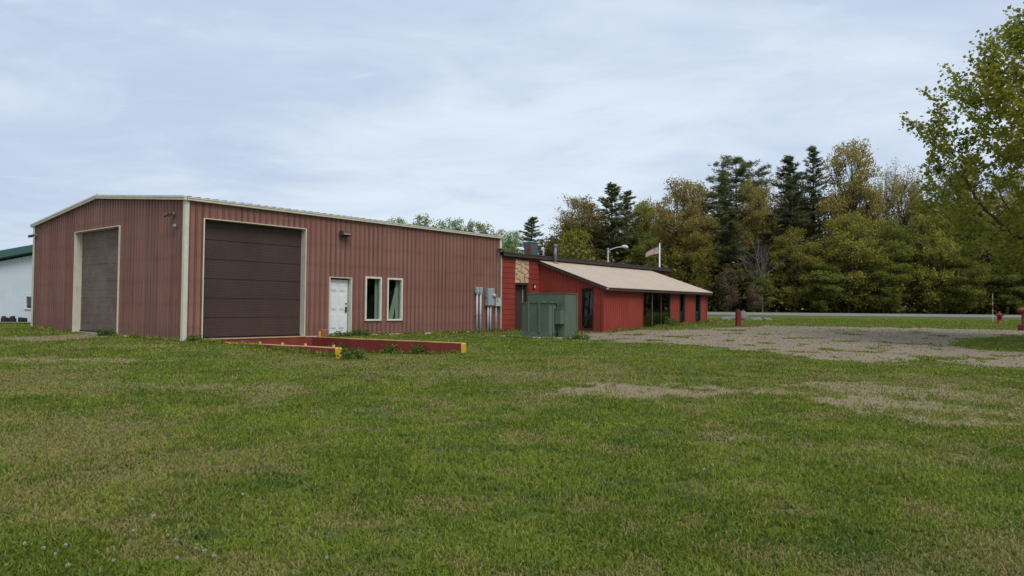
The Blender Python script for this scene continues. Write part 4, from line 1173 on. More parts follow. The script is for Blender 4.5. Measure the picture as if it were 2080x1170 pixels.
def conifer(name, seed, H=18., Rw=3., z0=.12, gap=.55, droop=.25, power=.8, needle=.42, irregular=.3):
    rs = np.random.RandomState(seed); tr = MB()
    tr.tube([(0, 0, -.3), (0, 0, H * .5), (0, 0, H * .99)], [.013 * H, .008 * H, .02], 7)
    P, D = [], []
    z = z0 * H; 
    while z < H * .985:
        q = (z / H - z0) / (1 - z0); Lb = Rw * (1 - q) ** power + .15
        for k in range(rs.randint(2, 5)):
            a = rs.rand() * 2 * math.pi; L_ = Lb * rs.uniform(1 - irregular, 1 + irregular * .5)
            rise = (.35 * (q) - droop * (1 - q)) * L_
            e = np.array([L_ * math.cos(a), L_ * math.sin(a), rise]); st = np.array([0, 0, z + rs.uniform(-.2, .2)])
            tr.tube([tuple(st), tuple(st + e * .5 + [0, 0, .06 * L_]), tuple(st + e)], [.03, .02, .008], 3, False)
            m = int(14 + 34 * L_ / 1.5)
            s = rs.rand(m) ** .7
            side = np.array([-math.sin(a), math.cos(a), 0])
            w_ = (rs.rand(m) - .5) * 2 * .32 * L_ * (1.05 - s) 
            p = st + e * s[:, None] + side * w_[:, None] + rs.normal(size=(m, 3)) * .07
            p[:, 2] += .06 * L_ - .30 * np.abs(w_) + rs.normal(size=m) * .08
            P.append(p); d = e / L_ + side * np.sign(w_)[:, None] * .8 + rs.normal(size=(m, 3)) * .25; D.append(d)
        z += gap * rs.uniform(.7, 1.3) * (1.15 - .6 * q)
    P, D = np.concatenate(P), np.concatenate(D); n = len(P)
    D /= np.linalg.norm(D, axis=1)[:, None]
    N = rs.normal(size=(n, 3)) * .6 + [0, 0, 1.]; B = np.cross(D, N); B /= np.linalg.norm(B, axis=1)[:, None]
    s = (needle * (.6 + .8 * rs.rand(n)))[:, None]
    V = np.stack([P - D * s * .5, P + B * s * .13, P + D * s * .6, P - B * s * .13], 1).reshape(-1, 3)
    return tr.mesh(name + '_trunk'), np_mesh(name + '_crown', V, np.arange(4 * n).reshape(-1, 4), {'tone': np.repeat(rs.rand(n), 4)})
def whitepine(name, seed, H=25., Rw=5.):
    rs = np.random.RandomState(seed); tr = MB(); P, D = [], []
    tr.tube([(0, 0, -.3), (.2, 0, H * .5), (0, 0, H * .98)], [.32, .22, .05], 8)
    z = H * .35
    while z < H * .97:
        q = (z / H - .35) / .65; Lb = Rw * (.70 + .40 * q if q < .7 else (1 - q) * 2.9 + .14)
        for k in range(rs.randint(4, 8)):
            a = rs.rand() * 2 * math.pi; L_ = Lb * rs.uniform(.6, 1.1)
            e = np.array([L_ * math.cos(a), L_ * math.sin(a), L_ * rs.uniform(.08, .38)]); st = np.array([0, 0, z])
            tr.tube([tuple(st), tuple(st + e * .5 - [0, 0, .08 * L_]), tuple(st + e)], [.07, .05, .015], 4, False)
            for _ in range(int(5 + 4 * L_)):
                s = rs.uniform(.35, 1.02); c = st + e * s + rs.normal(size=3) * np.array([.35, .35, .10]) * (.5 + .25 * L_)
                m = 40; dd = rs.normal(size=(m, 3)) * [1, 1, .45] + e / L_ * .5 + [0, 0, .25]; dd /= np.linalg.norm(dd, axis=1)[:, None]
                P.append(c + dd * .48 * rs.rand(m)[:, None] + [0, 0, .05]); D.append(dd)
        z += rs.uniform(.6, 1.25)
    P, D = np.concatenate(P), np.concatenate(D); n = len(P)
    B = np.cross(D, rs.normal(size=(n, 3))); B /= np.linalg.norm(B, axis=1)[:, None]; s = (.34 * (.6 + .8 * rs.rand(n)))[:, None]
    V = np.stack([P - D * s * .5, P + B * s * .09, P + D * s * .6, P - B * s * .09], 1).reshape(-1, 3)
    return tr.mesh(name + '_trunk'), np_mesh(name + '_crown', V, np.arange(4 * n).reshape(-1, 4), {'tone': np.repeat(rs.rand(n), 4)})
def bare_tree(name, seed, H=20., nleaf=0, leaf=.2, spread=.45):
    rs = np.random.RandomState(seed); tr = MB(); tips = []
    def grow(p, d, L_, r_, lv):
        d = d / np.linalg.norm(d); pts = [p]; q = p.copy(); dd = d.copy()
        for _ in range(4):
            dd = dd + rs.normal(size=3) * .10 + [0, 0, .04]; dd /= np.linalg.norm(dd); q = q + dd * L_ / 4; pts.append(q.copy())
        tr.tube([tuple(x_) for x_ in pts], [r_ * (1 - .14 * i) for i in range(5)], 6 if lv < 2 else 4, False)
        if lv >= 4: tips.append(q); return
        for k in range(3 if lv else 6):
            s = rs.uniform(.35, 1.) if lv else rs.uniform(.4, 1.); i = min(3, int(s * 4)); b0 = pts[i] + (pts[i + 1] - pts[i]) * (s * 4 - i)
            nd = dd + rs.normal(size=3) * spread * np.array([1, 1, .5]); grow(b0, nd, L_ * rs.uniform(.5, .75), r_ * .5, lv + 1)
        grow(q, dd, L_ * .55, r_ * .55, lv + 1)
    grow(np.array([0, 0, -.3]), np.array([rs.uniform(-.05, .05), 0, 1.]), H * .5, .012 * H, 0)
    crown = None
    if nleaf:
        tp = np.array(tips); k = rs.randint(0, len(tp), nleaf)
        V, F, tn = leaves(tp[k] + rs.normal(size=(nleaf, 3)) * .35, leaf, rs)
        crown = np_mesh(name + '_crown', V, F, {'tone': tn})
    return tr.mesh(name + '_trunk'), crown
LIB = {}
def lib(key, fn): LIB[key] = fn(); return LIB[key]
for i in range(4): lib(('oak', i), lambda: broadleaf('oak%d' % i, 11 + i, 20., 5.4, .16, 34, 17, 36, .25, .85, .32, .38))
for i in range(3): lib(('und', i), lambda: broadleaf('und%d' % i, 41 + i, 14., 5.0, .04, 34, 16, 34, .25, .5, .32, .34))
for i in range(3): lib(('con', i), lambda: conifer('con%d' % i, 71 + i, 18., 3.3, .06, .34, .02, .58, .46, .7))
for i in range(2): lib(('spr', i), lambda: conifer('spr%d' % i, 81 + i, 22., 3.4, .06, .42, -.12, .6, .48, .7))
lib(('wpine', 0), lambda: whitepine('wpine', 5, 25., 5.2))
lib(('bare', 0), lambda: bare_tree('bare', 3, 22., 3000, .22))
lib(('bare', 1), lambda: bare_tree('bare', 9, 22., 5000, .22))
lib(('dead', 0), lambda: bare_tree('dead', 17, 11., 0))
for i in range(2): lib(('pop', i), lambda: broadleaf('pop%d' % i, 91 + i, 9., 1.9, .2, 26, 12, 26, .15, 1.3, .30, .17))
lib(('shr', 0), lambda: broadleaf('shr0', 95, 6., 2.4, .0, 20, 12, 20, .17, .9, .34, .25))
HREF = {'oak': 20., 'und': 14., 'con': 18., 'spr': 22., 'wpine': 25., 'bare': 22., 'dead': 11., 'pop': 9., 'shr': 6.}
WREF = {'oak': 11.6, 'und': 10.6, 'con': 6.6, 'spr': 6.6, 'wpine': 11., 'bare': 10., 'dead': 6., 'pop': 4.2, 'shr': 5.}
mat_meshes = {}
def crown_mesh(key, mat):
    k = (key, mat)
    if k not in mat_meshes:
        m_ = LIB[key][1].copy(); m_.materials.clear(); m_.materials.append(MAT[mat]); mat_meshes[k] = m_
    return mat_meshes[k]
def tree(x, y, H, W, key, mat, label, group, name='broadleaf_tree', rot=None, bark='bark'):
    rr_ = random.Random(int(x * 31 + y * 17))
    t_ = empty(name, (x, y, gzf(x, y) - .05), rr_.uniform(0, 6.28) if rot is None else rot, label, 'tree', group)
    k = key[0]; sz, sw = H / HREF[k], W / WREF[k]
    t_.scale = (sw, sw, sz)
    tm = LIB[key][0]
    if not tm.materials: tm.materials.append(MAT[bark])
    o = bpy.data.objects.new('trunk', tm); COL.objects.link(o); o.parent = t_
    if LIB[key][1] is not None:
        o = bpy.data.objects.new('crown', crown_mesh(key, mat)); COL.objects.link(o); o.parent = t_
    return t_
G1 = 'trees along the wood edge'
TREES = [
 (3.0, 112, 14.4, 7.5, ('con', 0), 'needle_dark', 'small dark pine behind the air conditioner, leftmost of the conifers', 'pine_tree'),
 (10.4, 114, 18.3, 10.6, ('oak', 0), 'leaf_oak', 'round yellow brown oak left of the tall dark conifer pair', 'oak_tree'),
 (15.4, 112, 19.6, 9.3, ('con', 1), 'needle_dark', 'tall dark conifer right of the round oak, taller of the pair', 'pine_tree'),
 (18.2, 115, 19.1, 8.1, ('con', 0), 'needle_dark', 'slim dark conifer just right of the taller one', 'pine_tree'),
 (21.2, 118, 17.8, 6.5, ('oak', 1), 'leaf_yellowgreen', 'yellow green oak in the dip above the street lamp', 'oak_tree'),
 (26.2, 112, 20.8, 11.4, ('oak', 2), 'leaf_oak', 'broad yellow brown oak above the flagpole', 'oak_tree'),
 (33.6, 115, 22.0, 8.1, ('con', 1), 'needle_dark', 'dark conifer under the left side of the spreading white pine', 'pine_tree'),
 (36.5, 118, 25.8, 11.0, ('wpine', 0), 'needle_dark', 'spreading white pine with flat layered top on the skyline', 'pine_tree'),
 (36.9, 111, 20.0, 7.4, ('oak', 3), 'leaf_orange', 'orange brown oak right below the spreading white pine', 'oak_tree'),
 (44.6, 116, 25.3, 10.4, ('spr', 0), 'needle_blue', 'tall bluish spruce left of the slimmer spruce', 'spruce_tree'),
 (50.0, 120, 27.8, 8.1, ('spr', 1), 'needle_blue', 'slim tall spruce left of the highest orange oak', 'spruce_tree'),
 (53.1, 113, 27.2, 10.8, ('oak', 1), 'leaf_orange', 'highest orange brown oak on the skyline', 'oak_tree'),
 (60.6, 118, 24.0, 8.0, ('bare', 0), 'leaf_oak', 'sparse nearly bare tree right of the highest oak', 'bare_tree'),
 (65.2, 117, 25.6, 9.6, ('bare', 1), 'leaf_oak', 'thin leafed yellowish tree partly behind the maple', 'bare_tree'),
 (70.7, 114, 24.0, 11.0, ('oak', 2), 'leaf_yellowgreen', 'yellow green oak behind the maple crown', 'oak_tree'),
 (78.0, 112, 23.0, 11.0, ('oak', 0), 'leaf_oak', 'yellow brown oak behind the maple at the right edge', 'oak_tree'),
 (49.3, 106, 14.6, 11.0, ('und', 0), 'leaf_yellowgreen', 'wide yellow green tree in front of the highest oak', 'understory_tree'),
 (56.6, 107, 13.8, 7.6, ('und', 1), 'leaf_green', 'green young tree below the nearly bare tree', 'understory_tree'),
 (41.4, 106, 12.4, 8.0, ('und', 2), 'leaf_yellowgreen', 'yellow green young tree below the bluish spruce', 'understory_tree'),
 (44.8, 104.5, 7.8, 8.4, ('und', 1), 'leaf_green', 'low bushy green tree at the road below the spruces', 'understory_tree'),
 (53.6, 104.5, 8.6, 7.6, ('und', 2), 'leaf_green', 'low green tree at the road below the wide yellow green one', 'understory_tree'),
 (61.4, 106, 15.2, 8.6, ('und', 0), 'leaf_yellowgreen', 'yellow green tree at the left margin of the maple', 'understory_tree'),
 (38.9, 109, 14.8, 9.3, ('con', 0), 'needle_dark', 'dark conifer standing behind the dead grey tree', 'pine_tree'),
 (32.6, 108, 15.0, 9.0, ('con', 1), 'needle_dark', 'dark conifer above the right end of the tan roof', 'pine_tree'),
 (27.0, 108, 12.6, 7.6, ('und', 1), 'leaf_yellowgreen', 'yellow green tree right of the flag', 'understory_tree'),
 (20.9, 110, 12.0, 7.0, ('und', 2), 'leaf_green', 'green tree between the street lamp and the flag', 'understory_tree'),
 (9.6, 111, 12.6, 7.6, ('und', 0), 'leaf_yellowgreen', 'yellow tree behind the grey flue pipe', 'understory_tree'),
 (68.5, 107, 16.1, 9.2, ('und', 2), 'leaf_green', 'green tree behind the lower maple branches', 'understory_tree'),
 (75.6, 107, 17.0, 9.6, ('und', 1), 'leaf_yellowgreen', 'yellow green tree behind the red stand at the right edge', 'understory_tree'),
 (65.0, 104.8, 8.4, 7.6, ('und', 0), 'leaf_green', 'low green tree at the road left of the hydrant', 'understory_tree'),
 (73.0, 104.8, 8.8, 8.0, ('und', 2), 'leaf_green', 'low green tree at the road behind the hydrant', 'understory_tree'),
 (36.5, 105.5, 6.2, 4.6, ('shr', 0), 'leaf_green', 'green shrub at the foot of the dead grey tree', 'shrub'),
 (31.2, 104.6, 6.6, 3.6, ('shr', 0), 'leaf_shrub', 'thin brownish shrub right of the tan roof end', 'shrub'),
 (35.0, 104.4, 4.4, 2.8, ('shr', 0), 'leaf_shrub', 'low brownish shrub above the red bollard', 'shrub'),
 (14.0, 122, 16.8, 10.0, ('oak', 3), 'leaf_oak', 'oak showing low behind the tall dark conifer pair', 'oak_tree'),
 (23.6, 124, 19.2, 10.5, ('oak', 0), 'leaf_yellowgreen', 'rear oak left of the broad oak above the flagpole', 'oak_tree'),
 (31.6, 122, 21.2, 10.5, ('oak', 1), 'leaf_oak', 'rear oak between the broad oak and the spreading white pine', 'oak_tree'),
 (41.4, 123, 23.0, 10.5, ('oak', 2), 'leaf_orange', 'rear orange oak between the white pine and the bluish spruce', 'oak_tree'),
 (47.4, 124, 24.0, 10.0, ('oak', 3), 'leaf_oak', 'rear oak between the two bluish spruces', 'oak_tree'),
 (66.5, 124, 23.5, 11.0, ('oak', 3), 'leaf_oak', 'rear oak behind the thin leafed tree beside the maple', 'oak_tree'),
 (58.6, 123, 22.0, 9.5, ('oak', 0), 'leaf_oak', 'rear oak just right of the highest orange oak', 'oak_tree'),
 (36.3, 104.9, 11.2, 6.0, ('dead', 0), None, 'dead grey tree with bent bare branches at the road', 'dead_tree'),
]
for x_, y_, H_, W_, key, mt, lab, nm in TREES: tree(x_, y_, H_, W_, key, mt, lab, G1, nm, bark='dead_wood' if key[0] == 'dead' else 'bark')
NTH = ['leftmost', 'second', 'third', 'fourth', 'fifth', 'sixth', 'seventh', 'eighth']
for i, (x_, H_) in enumerate(((-13.5, 9.6), (-11.9, 10.1), (-10.3, 9.9), (-8.8, 10.3), (-7.3, 10.1), (-5.8, 10.2), (-4.4, 9.8), (-2.9, 9.6), (-1.5, 9.1), (-.1, 8.6))):
    lab = (NTH[i] + ' pale green treetop from the left above the warehouse roof') if i < 8 else ('pale green tree at the right end of the warehouse roof' if i == 8 else 'pale green tree in the gap left of the air conditioner')
    tree(x_, 72 + (i % 3) * 1.1, H_, 3.6, ('pop', i % 2), 'leaf_poplar', lab, 'poplars behind the warehouse', 'poplar_tree', bark='bark_pale')
# the wood behind the front trees reads as one mass
rs = np.random.RandomState(99)
def wood(name, spots, label, per=2600, leaf=.42):
    Vs, Ts, tr = [], [], MB()
    for x_, y_, H_, W_ in spots:
        z_ = gzf(x_, y_)
        n = per
        nc = 26
        h = rs.uniform(.06, .95, nc); a = rs.rand(nc) * 6.28; r_ = W_ * .5 * rs.rand(nc) ** .5 * np.sqrt(np.clip(1.1 - h, .12, 1))
        c = np.stack([x_ + r_ * np.cos(a), y_ + r_ * np.sin(a), z_ + H_ * h], 1)
        k = rs.randint(0, nc, n); p = c[k] + rs.normal(size=(n, 3)) * [1.1, 1.1, .8]
        V, F, tn = leaves(p, leaf, rs); Vs.append(V); Ts.append(tn)
        tr.tube([(x_, y_, z_ - .3), (x_ + rs.uniform(-.5, .5), y_, z_ + H_ * .8)], [.2, .06], 5)
    V = np.concatenate(Vs); T = np.concatenate(Ts)
    o = setp(link(name, np_mesh(name, V, np.arange(len(V)).reshape(-1, 4), {'tone': T}), 'leaf_wood'), label, 'woodland', kind='stuff')
    tq = tr.obj('trunks', 'bark', o); tq['kind'] = 'stuff'
    return o
spots = []
for row, (yy, hh) in enumerate(((119, .72), (125, .84), (132, .95))):
    for q in range(19):
        x_ = 4 + q * 4.9 + rs.uniform(-1.5, 1.5) + row * 1.7
        hmax = np.interp(x_, [0, 10, 20, 28, 36, 45, 55, 62, 75, 100], [12, 17, 15, 19, 21, 23, 24, 18, 22, 22])
        spots.append((x_ * yy / 114, yy + rs.uniform(-2, 2), hmax * hh * rs.uniform(.85, 1.1), 7.5))
wood('wood_mass', spots, 'dim mixed wood filling the gaps behind the front trees')
spots = []
for q in range(46):
    x_ = 1 + q * 1.95 + rs.uniform(-1, 1)
    spots.append((x_, 109 + rs.uniform(-1.5, 2.5), rs.uniform(5, 9), 4.5))
wood('undergrowth', spots, 'dark tangled undergrowth along the foot of the wood', 2200, .5)
spots = [(122 + rs.uniform(-4, 4) + q * .2, -30 + q * 3.6, rs.uniform(13, 20), 9.) for q in range(40)]
wood('side_wood', spots, 'tree line far to the right of the gravel yard', 2200, .95)

# maple at the right edge
def maple():
    rs = np.random.RandomState(23); tr = MB()
    ZE, RE_ = [2.2, 3.0, 4.0, 5.2, 7.0, 8.7, 9.8, 11.0, 12.2, 13.2], [1.5, 4.3, 5.4, 5.9, 5.8, 5.8, 4.6, 3.3, 1.9, .4]
    env = lambda z, a: float(np.interp(z, ZE, RE_)) * (1 + .12 * math.sin(3 * a + 1.3) + .08 * math.sin(7 * a + z))
    tr.tube([(0, 0, -.4), (0, 0, .0), (.03, 0, 1.1), (0, 0, 2.2), (.05, .05, 4.5)], [.36, .28, .24, .21, .13], 12)
    LP = []
    def limb(p, q, r_, n, bow):
        p, q = np.array(p, float), np.array(q, float)
        m_ = p * .45 + q * .55 + np.array([(q - p)[0] * .18, (q - p)[1] * .18, bow]) + rs.normal(size=3) * .15
        ts = np.linspace(0, 1, n)
        pts = [(1 - t_) ** 2 * p + 2 * t_ * (1 - t_) * m_ + t_ * t_ * q + (rs.normal(size=3) * .05 if 0 < t_ < 1 else 0) for t_ in ts]
        rad = [r_ * (1 - .8 * t_) for t_ in ts]
        tr.tube([tuple(k) for k in pts], rad, 7 if r_ > .05 else 4, False)
        return pts, rad
    for k in range(22):
        a = k * 2.399 + .5; z1 = [3.4, 6.0, 8.6, 11.0, 12.6][k % 5] + rs.uniform(-.5, .5)
        rr_ = env(z1, a) * .78
        z0_ = 1.7 + 2.2 * rs.rand() * (z1 / 13)
        pts, rad = limb((0, 0, z0_), (rr_ * math.cos(a), rr_ * math.sin(a), z1), .10, 12, -.08 * z1)
        LP += [(p, r_) for p, r_ in list(zip(pts, rad))[3:]]
    sub = []
    for _ in range(150):
        z1 = rs.uniform(2.8, 12.6); a = rs.rand() * 6.283; rr_ = env(z1, a) * rs.uniform(.45, .95)
        q = np.array([rr_ * math.cos(a), rr_ * math.sin(a), z1])
        L_ = np.array([p for p, _ in LP]); d = np.linalg.norm(L_ - q, axis=1) + 3. * np.maximum(0, L_[:, 2] - q[2] + .3)
        i = int(np.argmin(d)); pts, rad = limb(L_[i], q, min(.035, LP[i][1] * .7), 6, -.15)
        sub += pts[2:]
    L_ = np.array([p for p, _ in LP] + sub)
    P, T = [], []
    for _ in range(1280):
        z1 = rs.uniform(2.6, 13.2); a = rs.rand() * 6.283; rr_ = env(z1, a) * rs.rand() ** .35
        q = np.array([rr_ * math.cos(a), rr_ * math.sin(a), z1])
        d = np.linalg.norm(L_ - q, axis=1) + 2. * np.maximum(0, L_[:, 2] - q[2])
        p = L_[int(np.argmin(d))]
        if np.linalg.norm(p - q) > 2.2: continue
        up_ = np.array([math.cos(a) * .55, math.sin(a) * .55, .75]); up_ /= np.linalg.norm(up_)
        e = q + up_ * rs.uniform(.3, .8)
        tr.tube([tuple(p), tuple((p + q) / 2 + rs.normal(size=3) * .06), tuple(q), tuple(e)], [.014, .010, .007, .003], 3, False)
        n = rs.randint(34, 76); t_ = rs.rand(n)[:, None]
        seg = np.where(t_ < .6, p + (q - p) * (.35 + t_ / .6 * .65), q + (e - q) * (t_ - .6) / .4)
        P.append(seg + rs.normal(size=(n, 3)) * .10); T.append(np.full(n, rs.rand()))
    P = np.concatenate(P); T = np.concatenate(T)
    V, F, tn = leaves(P, .126, rs, .2, .95, T)
    print('maple leaves', len(P))
    return tr.mesh('maple_trunk'), np_mesh('maple_crown', V, F, {'tone': tn})
mt_, mc_ = maple()
mt_.materials.append(MAT['bark']); mc_.materials.append(MAT['leaf_maple'])
mp_ = empty('maple_tree', (20.4, 24.5, gzf(20.4, 24.5)), 0, 'leafy maple reaching in from the right edge', 'tree')
for nm, m_ in (('trunk', mt_), ('crown', mc_)):
    o = bpy.data.objects.new(nm, m_); COL.objects.link(o); o.parent = mp_

# grass: one mass of blades, thinning on bare soil and gravel
def grass():
    rs = np.random.RandomState(4)
    n = 860000
    d = 3.2 * (62 / 3.2) ** (rs.rand(n) ** 1.0)           # even in log distance
    a = (rs.rand(n) - .5) * 2 * .86
    x, y = d * a, d
    gv, ba, dr = fields(x, y)
    u, v = to_uv(x, y)
    ok = ~((v < .08) & (v > -14) & (u > -.08)) & ~((u > LX0 - .1) & (u < LX1 + .1) & (v < LV + .06))
    ok &= ~((v > 0) & (v < 7.72) & (((u > .36) & (u < .74)) | ((u > 4.72) & (u < 5.10))))
    ok &= ~((u > 11.6) & (u < 14.07) & (v > 3.28) & (v < 6.37))
    ok &= rs.rand(n) > np.clip(gv * 1.22 + ba * .82, 0, .99)
    ok &= (vnoise(x * 6 + 3, y * 6) * .6 + vnoise(x * 14, y * 14 + 9) * .5) > .28
    x, y, d, dr = x[ok], y[ok], d[ok], dr[ok]
    hm = np.ones(len(x))
    # longer, unmown fringe along walls and the pad
    for ua, ub, va_, vb_, per in ((6.7, 15.5, .075, .24, 260), (-.25, -.075, -13.8, -9.1, 200), (-.25, -.075, -4.8, 0., 260), (.26, .44, .1, 7.3, 300), (4.58, 4.79, .6, 7.6, 220), (5.02, 5.20, .3, 7.5, 260), (19., 30.2, 3.96, 4.2, 160), (11.5, 13.6, 6.36, 6.55, 320), (11.44, 11.61, 3.3, 6.4, 200), (15.6, 18.6, .06, .2, 120)):
        L_ = max(ub - ua, vb_ - va_); k = int(L_ * per)
        uu, vv = ua + (ub - ua) * rs.rand(k), va_ + (vb_ - va_) * rs.rand(k)
        keep = fbm(uu * 1.0, vv * 1.0 + 50, .5, 3, 33.) > .44; uu, vv = uu[keep], vv[keep]; k = len(uu)
        fx, fy, _z = from_uv(uu, vv)
        x, y, d = np.concatenate([x, fx]), np.concatenate([y, fy]), np.concatenate([d, fy]); dr = np.concatenate([dr, .25 * rs.rand(k)])
        hm = np.concatenate([hm, 1.4 + 2.2 * rs.rand(k) ** 2])
    n = len(x)
    z = gz(x, y)
    hgt = (.022 + .032 * rs.rand(n)) * (.7 + .8 * fbm(x, y, 1.3, 3, 60.)) * (1 - .35 * dr)
    wid = (.0030 + .00062 * d) * (.7 + .6 * rs.rand(n))
    hgt = hgt * (1 + .006 * d) * hm
    th = rs.rand(n) * 6.283; lean = .25 + .9 * rs.rand(n)
    ca, sa = np.cos(th), np.sin(th); ph = rs.rand(n) * 6.283
    bx, by = np.cos(ph) * wid, np.sin(ph) * wid
    V = np.empty((n, 5, 3), np.float32)
    V[:, 0] = np.stack([x - bx, y - by, z - .01], 1); V[:, 1] = np.stack([x + bx, y + by, z - .01], 1)
    mx_, my_ = x + ca * hgt * lean * .35, y + sa * hgt * lean * .35
    V[:, 2] = np.stack([mx_ - bx * .7, my_ - by * .7, z + hgt * .6], 1); V[:, 3] = np.stack([mx_ + bx * .7, my_ + by * .7, z + hgt * .6], 1)
    V[:, 4] = np.stack([x + ca * hgt * lean, y + sa * hgt * lean, z + hgt * (1.05 - .25 * lean)], 1)
    i0 = (np.arange(n) * 5)[:, None]
    T = np.concatenate([i0 + [0, 1, 3], i0 + [0, 3, 2], i0 + [2, 3, 4]], 0)
    tone = np.clip(fbm(x, y, .8, 3, 80.) * 1.4 - .3 + (rs.rand(n) - .5) * .7, 0, 1)
    dryv = np.where(rs.rand(n) < dr * .78 + .09, .55 + .45 * rs.rand(n), .12 * rs.rand(n))
    me = np_mesh('grass', V.reshape(-1, 3), T, {'tone': np.repeat(tone, 5), 'dry': np.repeat(dryv, 5)})
    setp(link('grass', me, 'grass_blade'), 'short patchy mown lawn grass with straw coloured thatch', 'grass', kind='stuff')
    print('grass blades', n)
grass()
def gravel_stones():
    rs = np.random.RandomState(14); n = 12000
    x, y = rs.uniform(2.5, 27, n), rs.uniform(16, 40, n)
    g_, b_, _ = fields(x, y); u, v = to_uv(x, y)
    ok = (g_ > .5) & ~((u > LX0 - .1) & (v < LV + .1)) & (rs.rand(n) < .45 + .55 * fbm(x, y, 2.5, 3, 5.)) & (np.abs(x / y) < .8)
    x, y = x[ok], y[ok]; n = len(x); z = gz(x, y)
    s_ = .012 + .03 * rs.rand(n) ** 3; a = rs.rand(n) * 6.283
    O = np.array([(1, 0, 0), (0, 1, 0), (-1, 0, 0), (0, -1, 0), (0, 0, .8), (0, 0, -.5)])
    J = O[None] * (.7 + .6 * rs.rand(n, 6, 1))
    ca, sa = np.cos(a)[:, None], np.sin(a)[:, None]
    V = np.stack([J[..., 0] * ca - J[..., 1] * sa, J[..., 0] * sa + J[..., 1] * ca, J[..., 2]], -1) * s_[:, None, None] + np.stack([x, y, z + .004], 1)[:, None]
    T = np.array([(0, 1, 4), (1, 2, 4), (2, 3, 4), (3, 0, 4), (1, 0, 5), (2, 1, 5), (3, 2, 5), (0, 3, 5)])
    F = (np.arange(n) * 6)[:, None, None] + T[None]
    me = np_mesh('gravel_stones', V.reshape(-1, 3), F.reshape(-1, 3), {'tone': np.repeat(rs.rand(n), 6)})
    setp(link('gravel_stones', me, 'stone_mix'), 'loose grey brown stones over the gravel yard', 'gravel', kind='stuff')
t = NT('stone_mix')
t.bsdf(t.mix(t.attr('tone'), (.12, .09, .062), (.42, .345, .26)), .95, 0., None, .1)
gravel_stones()
def lawn_weeds():
    rs = np.random.RandomState(31); n0 = 1300
    d = 3.6 * (24 / 3.6) ** rs.rand(n0); x, y = d * (rs.rand(n0) - .5) * 1.7, d
    g_, b_, _ = fields(x, y); u, v = to_uv(x, y)
    ok = (g_ < .3) & (fbm(x, y, 1.6, 3, 55.) > .53) & (v > .3) & ~((u > 0) & (u < 5.6) & (v < 8.2)) & ~((u > 11.4) & (u < 13.8) & (v < 6.6) & (v > 3))
    x, y = x[ok], y[ok]; n = len(x); m = 11
    a = rs.rand(n, m) * 6.283; L_ = (.02 + .035 * rs.rand(n, 1)) * (.6 + .6 * rs.rand(n, m)); w_ = L_ * (.2 + .12 * rs.rand(n, m)); el = .2 + .7 * rs.rand(n, m)
    dx, dy, dz = np.cos(a) * np.cos(el), np.sin(a) * np.cos(el), np.sin(el)
    c = np.stack([x, y, gz(x, y) + .008], 1)[:, None] + np.stack([np.cos(a), np.sin(a), a * 0], -1) * .012
    D = np.stack([dx, dy, dz], -1) * L_[..., None]; B = np.stack([-np.sin(a), np.cos(a), a * 0], -1) * w_[..., None]
    V = np.stack([c, c + D * .55 + B, c + D, c + D * .55 - B], 2).reshape(-1, 3)
    me = np_mesh('lawn_weeds', V, np.arange(len(V)).reshape(-1, 4), {'tone': np.repeat(rs.rand(n * m), 4)})
    setp(link('lawn_weeds', me, 'leaf_rosette'), 'low broad leafed weeds scattered through the lawn', 'weeds', kind='stuff')
leaf_mat('leaf_rosette', (.095, .155, .040), (.20, .28, .09), None, .25)
lawn_weeds()
# weeds: leafy clumps against the dock and buildings
def weed(u, v, h, w_, label, seed, mat='leaf_weed', z=None):
    rs = np.random.RandomState(seed); x_, y_, _ = from_uv(u, v); z_ = gzf(x_, y_) if z is None else z
    t_ = empty('weed_clump', (x_, y_, z_), 0, label, 'weed', 'weeds by the walls')
    st = MB(); P = []
    for k in range(int(16 + 26 * w_)):
        a = rs.rand() * 6.28; r_ = w_ * .5 * rs.rand() ** .6; hh = h * rs.uniform(.5, 1.)
        e = np.array([r_ * math.cos(a) * 1.25, r_ * math.sin(a), hh]); s0 = np.array([r_ * math.cos(a), r_ * math.sin(a) * .7, -.03])
        st.tube([tuple(s0), tuple((s0 + e) / 2 + [0, 0, hh * .08]), tuple(e)], [.006, .004, .002], 3, False)
        m = 16; s = rs.rand(m)[:, None]; P.append(s0 + (e - s0) * s + rs.normal(size=(m, 3)) * .04)
    st.obj('stems', 'stem_green', t_)
    P = np.concatenate(P); P[:, 2] = np.maximum(P[:, 2], .01)
    V, F, tn = leaves(P, .075, rs, .3, .5)
    o = link('foliage', np_mesh('weed_foliage', V, F, {'tone': tn}), mat, t_)
weed(.62, 7.75, .34, .55, 'bright green weed clump at the yellow end of the stubbed dock wall', 1)
weed(4.62, 5.95, .36, .34, 'leafy weed against the inside of the taller dock wall near its end', 2)
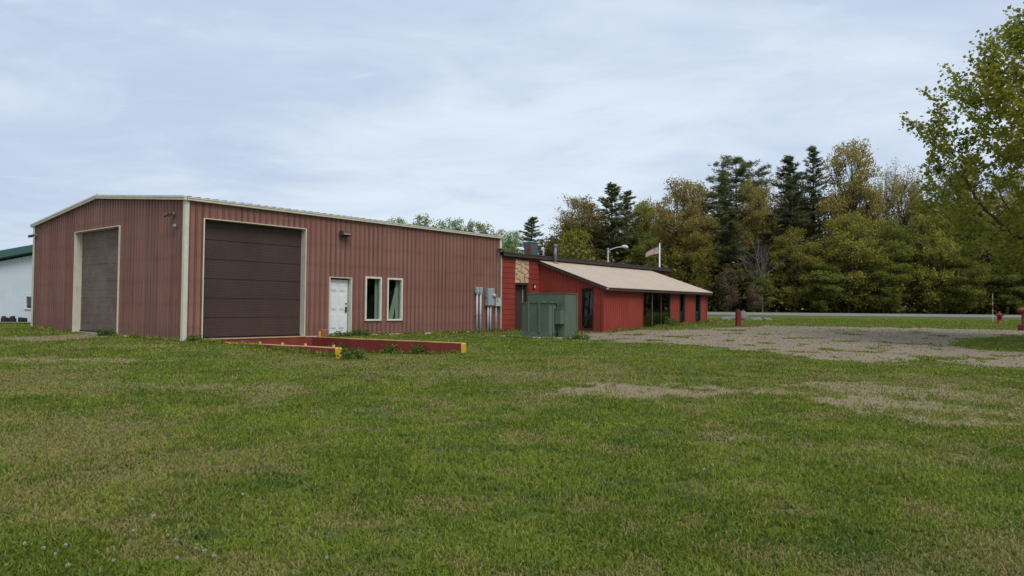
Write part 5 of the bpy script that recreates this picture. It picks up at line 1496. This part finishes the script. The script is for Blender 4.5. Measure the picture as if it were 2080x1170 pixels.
weed(4.62, 4.6, .34, .4, 'thin weedy tuft against the middle of the taller dock wall', 3)
weed(4.60, 1.9, .32, .5, 'weeds at the inner part of the taller dock wall', 4)
weed(6.85, .28, .34, .6, 'green bushy weed at the right foot of the white door', 5)
weed(6.1, .35, .20, .8, 'low weeds in front of the white door sill', 6)
weed(.25, .22, .22, .4, 'low weeds at the front corner of the warehouse', 7)
weed(25.2, 4.15, .55, .8, 'green weed growing in front of the right hand glass pane of the office', 8)
weed(12.75, 6.5, .22, .9, 'grassy weeds at the foot of the green transformer', 9)
weed(-.22, -5.5, .3, .5, 'weeds at the foot of the gable door', 10)
# dandelions gone to seed
DAND = [(-2.55, 5.23), (-2.54, 4.93), (-2.26, 4.83), (-2.17, 4.74), (-2.0, 4.68), (-1.98, 4.61), (-2.93, 5.66), (-2.14, 5.84), (-2.9, 4.55), (-2.79, 4.49), (-2.8, 4.61), (-3.08, 4.64), (-2.96, 4.3), (-2.36, 4.36), (-2.0, 4.4), (-1.88, 4.51), (-1.8, 4.45), (-1.11, 4.44), (-2.56, 4.24), (1.99, 6.05), (1.83, 6.88), (1.97, 7.09)]
rs = np.random.RandomState(8)
n = 150; dv = rs.normal(size=(n, 3)); dv /= np.linalg.norm(dv, axis=1)[:, None]
V, F, tn = leaves(dv * .017, .012, rs)
head_me = np_mesh('seed_head', V, F); head_me.materials.append(MAT['seed_fluff'])
st = MB(); st.tube([(0, 0, -.03), (.004, .002, .05), (0, 0, .095)], .0022, 5); st_me = st.mesh('dandelion_stem'); st_me.materials.append(MAT['stem_green'])
for i, (x_, y_) in enumerate(DAND):
    s_ = rs.uniform(.35, .62)
    t_ = empty('dandelion', (x_, y_, gzf(x_, y_)), rs.rand() * 6, 'white dandelion seed head standing in the lawn', 'dandelion', 'dandelions gone to seed in the lawn')
    o = bpy.data.objects.new('stem', st_me); COL.objects.link(o); o.parent = t_; o.scale = (1, 1, s_)
    o = bpy.data.objects.new('seed_head', head_me); COL.objects.link(o); o.parent = t_; o.location = (0, 0, .10 * s_); o.scale = (s_,) * 3
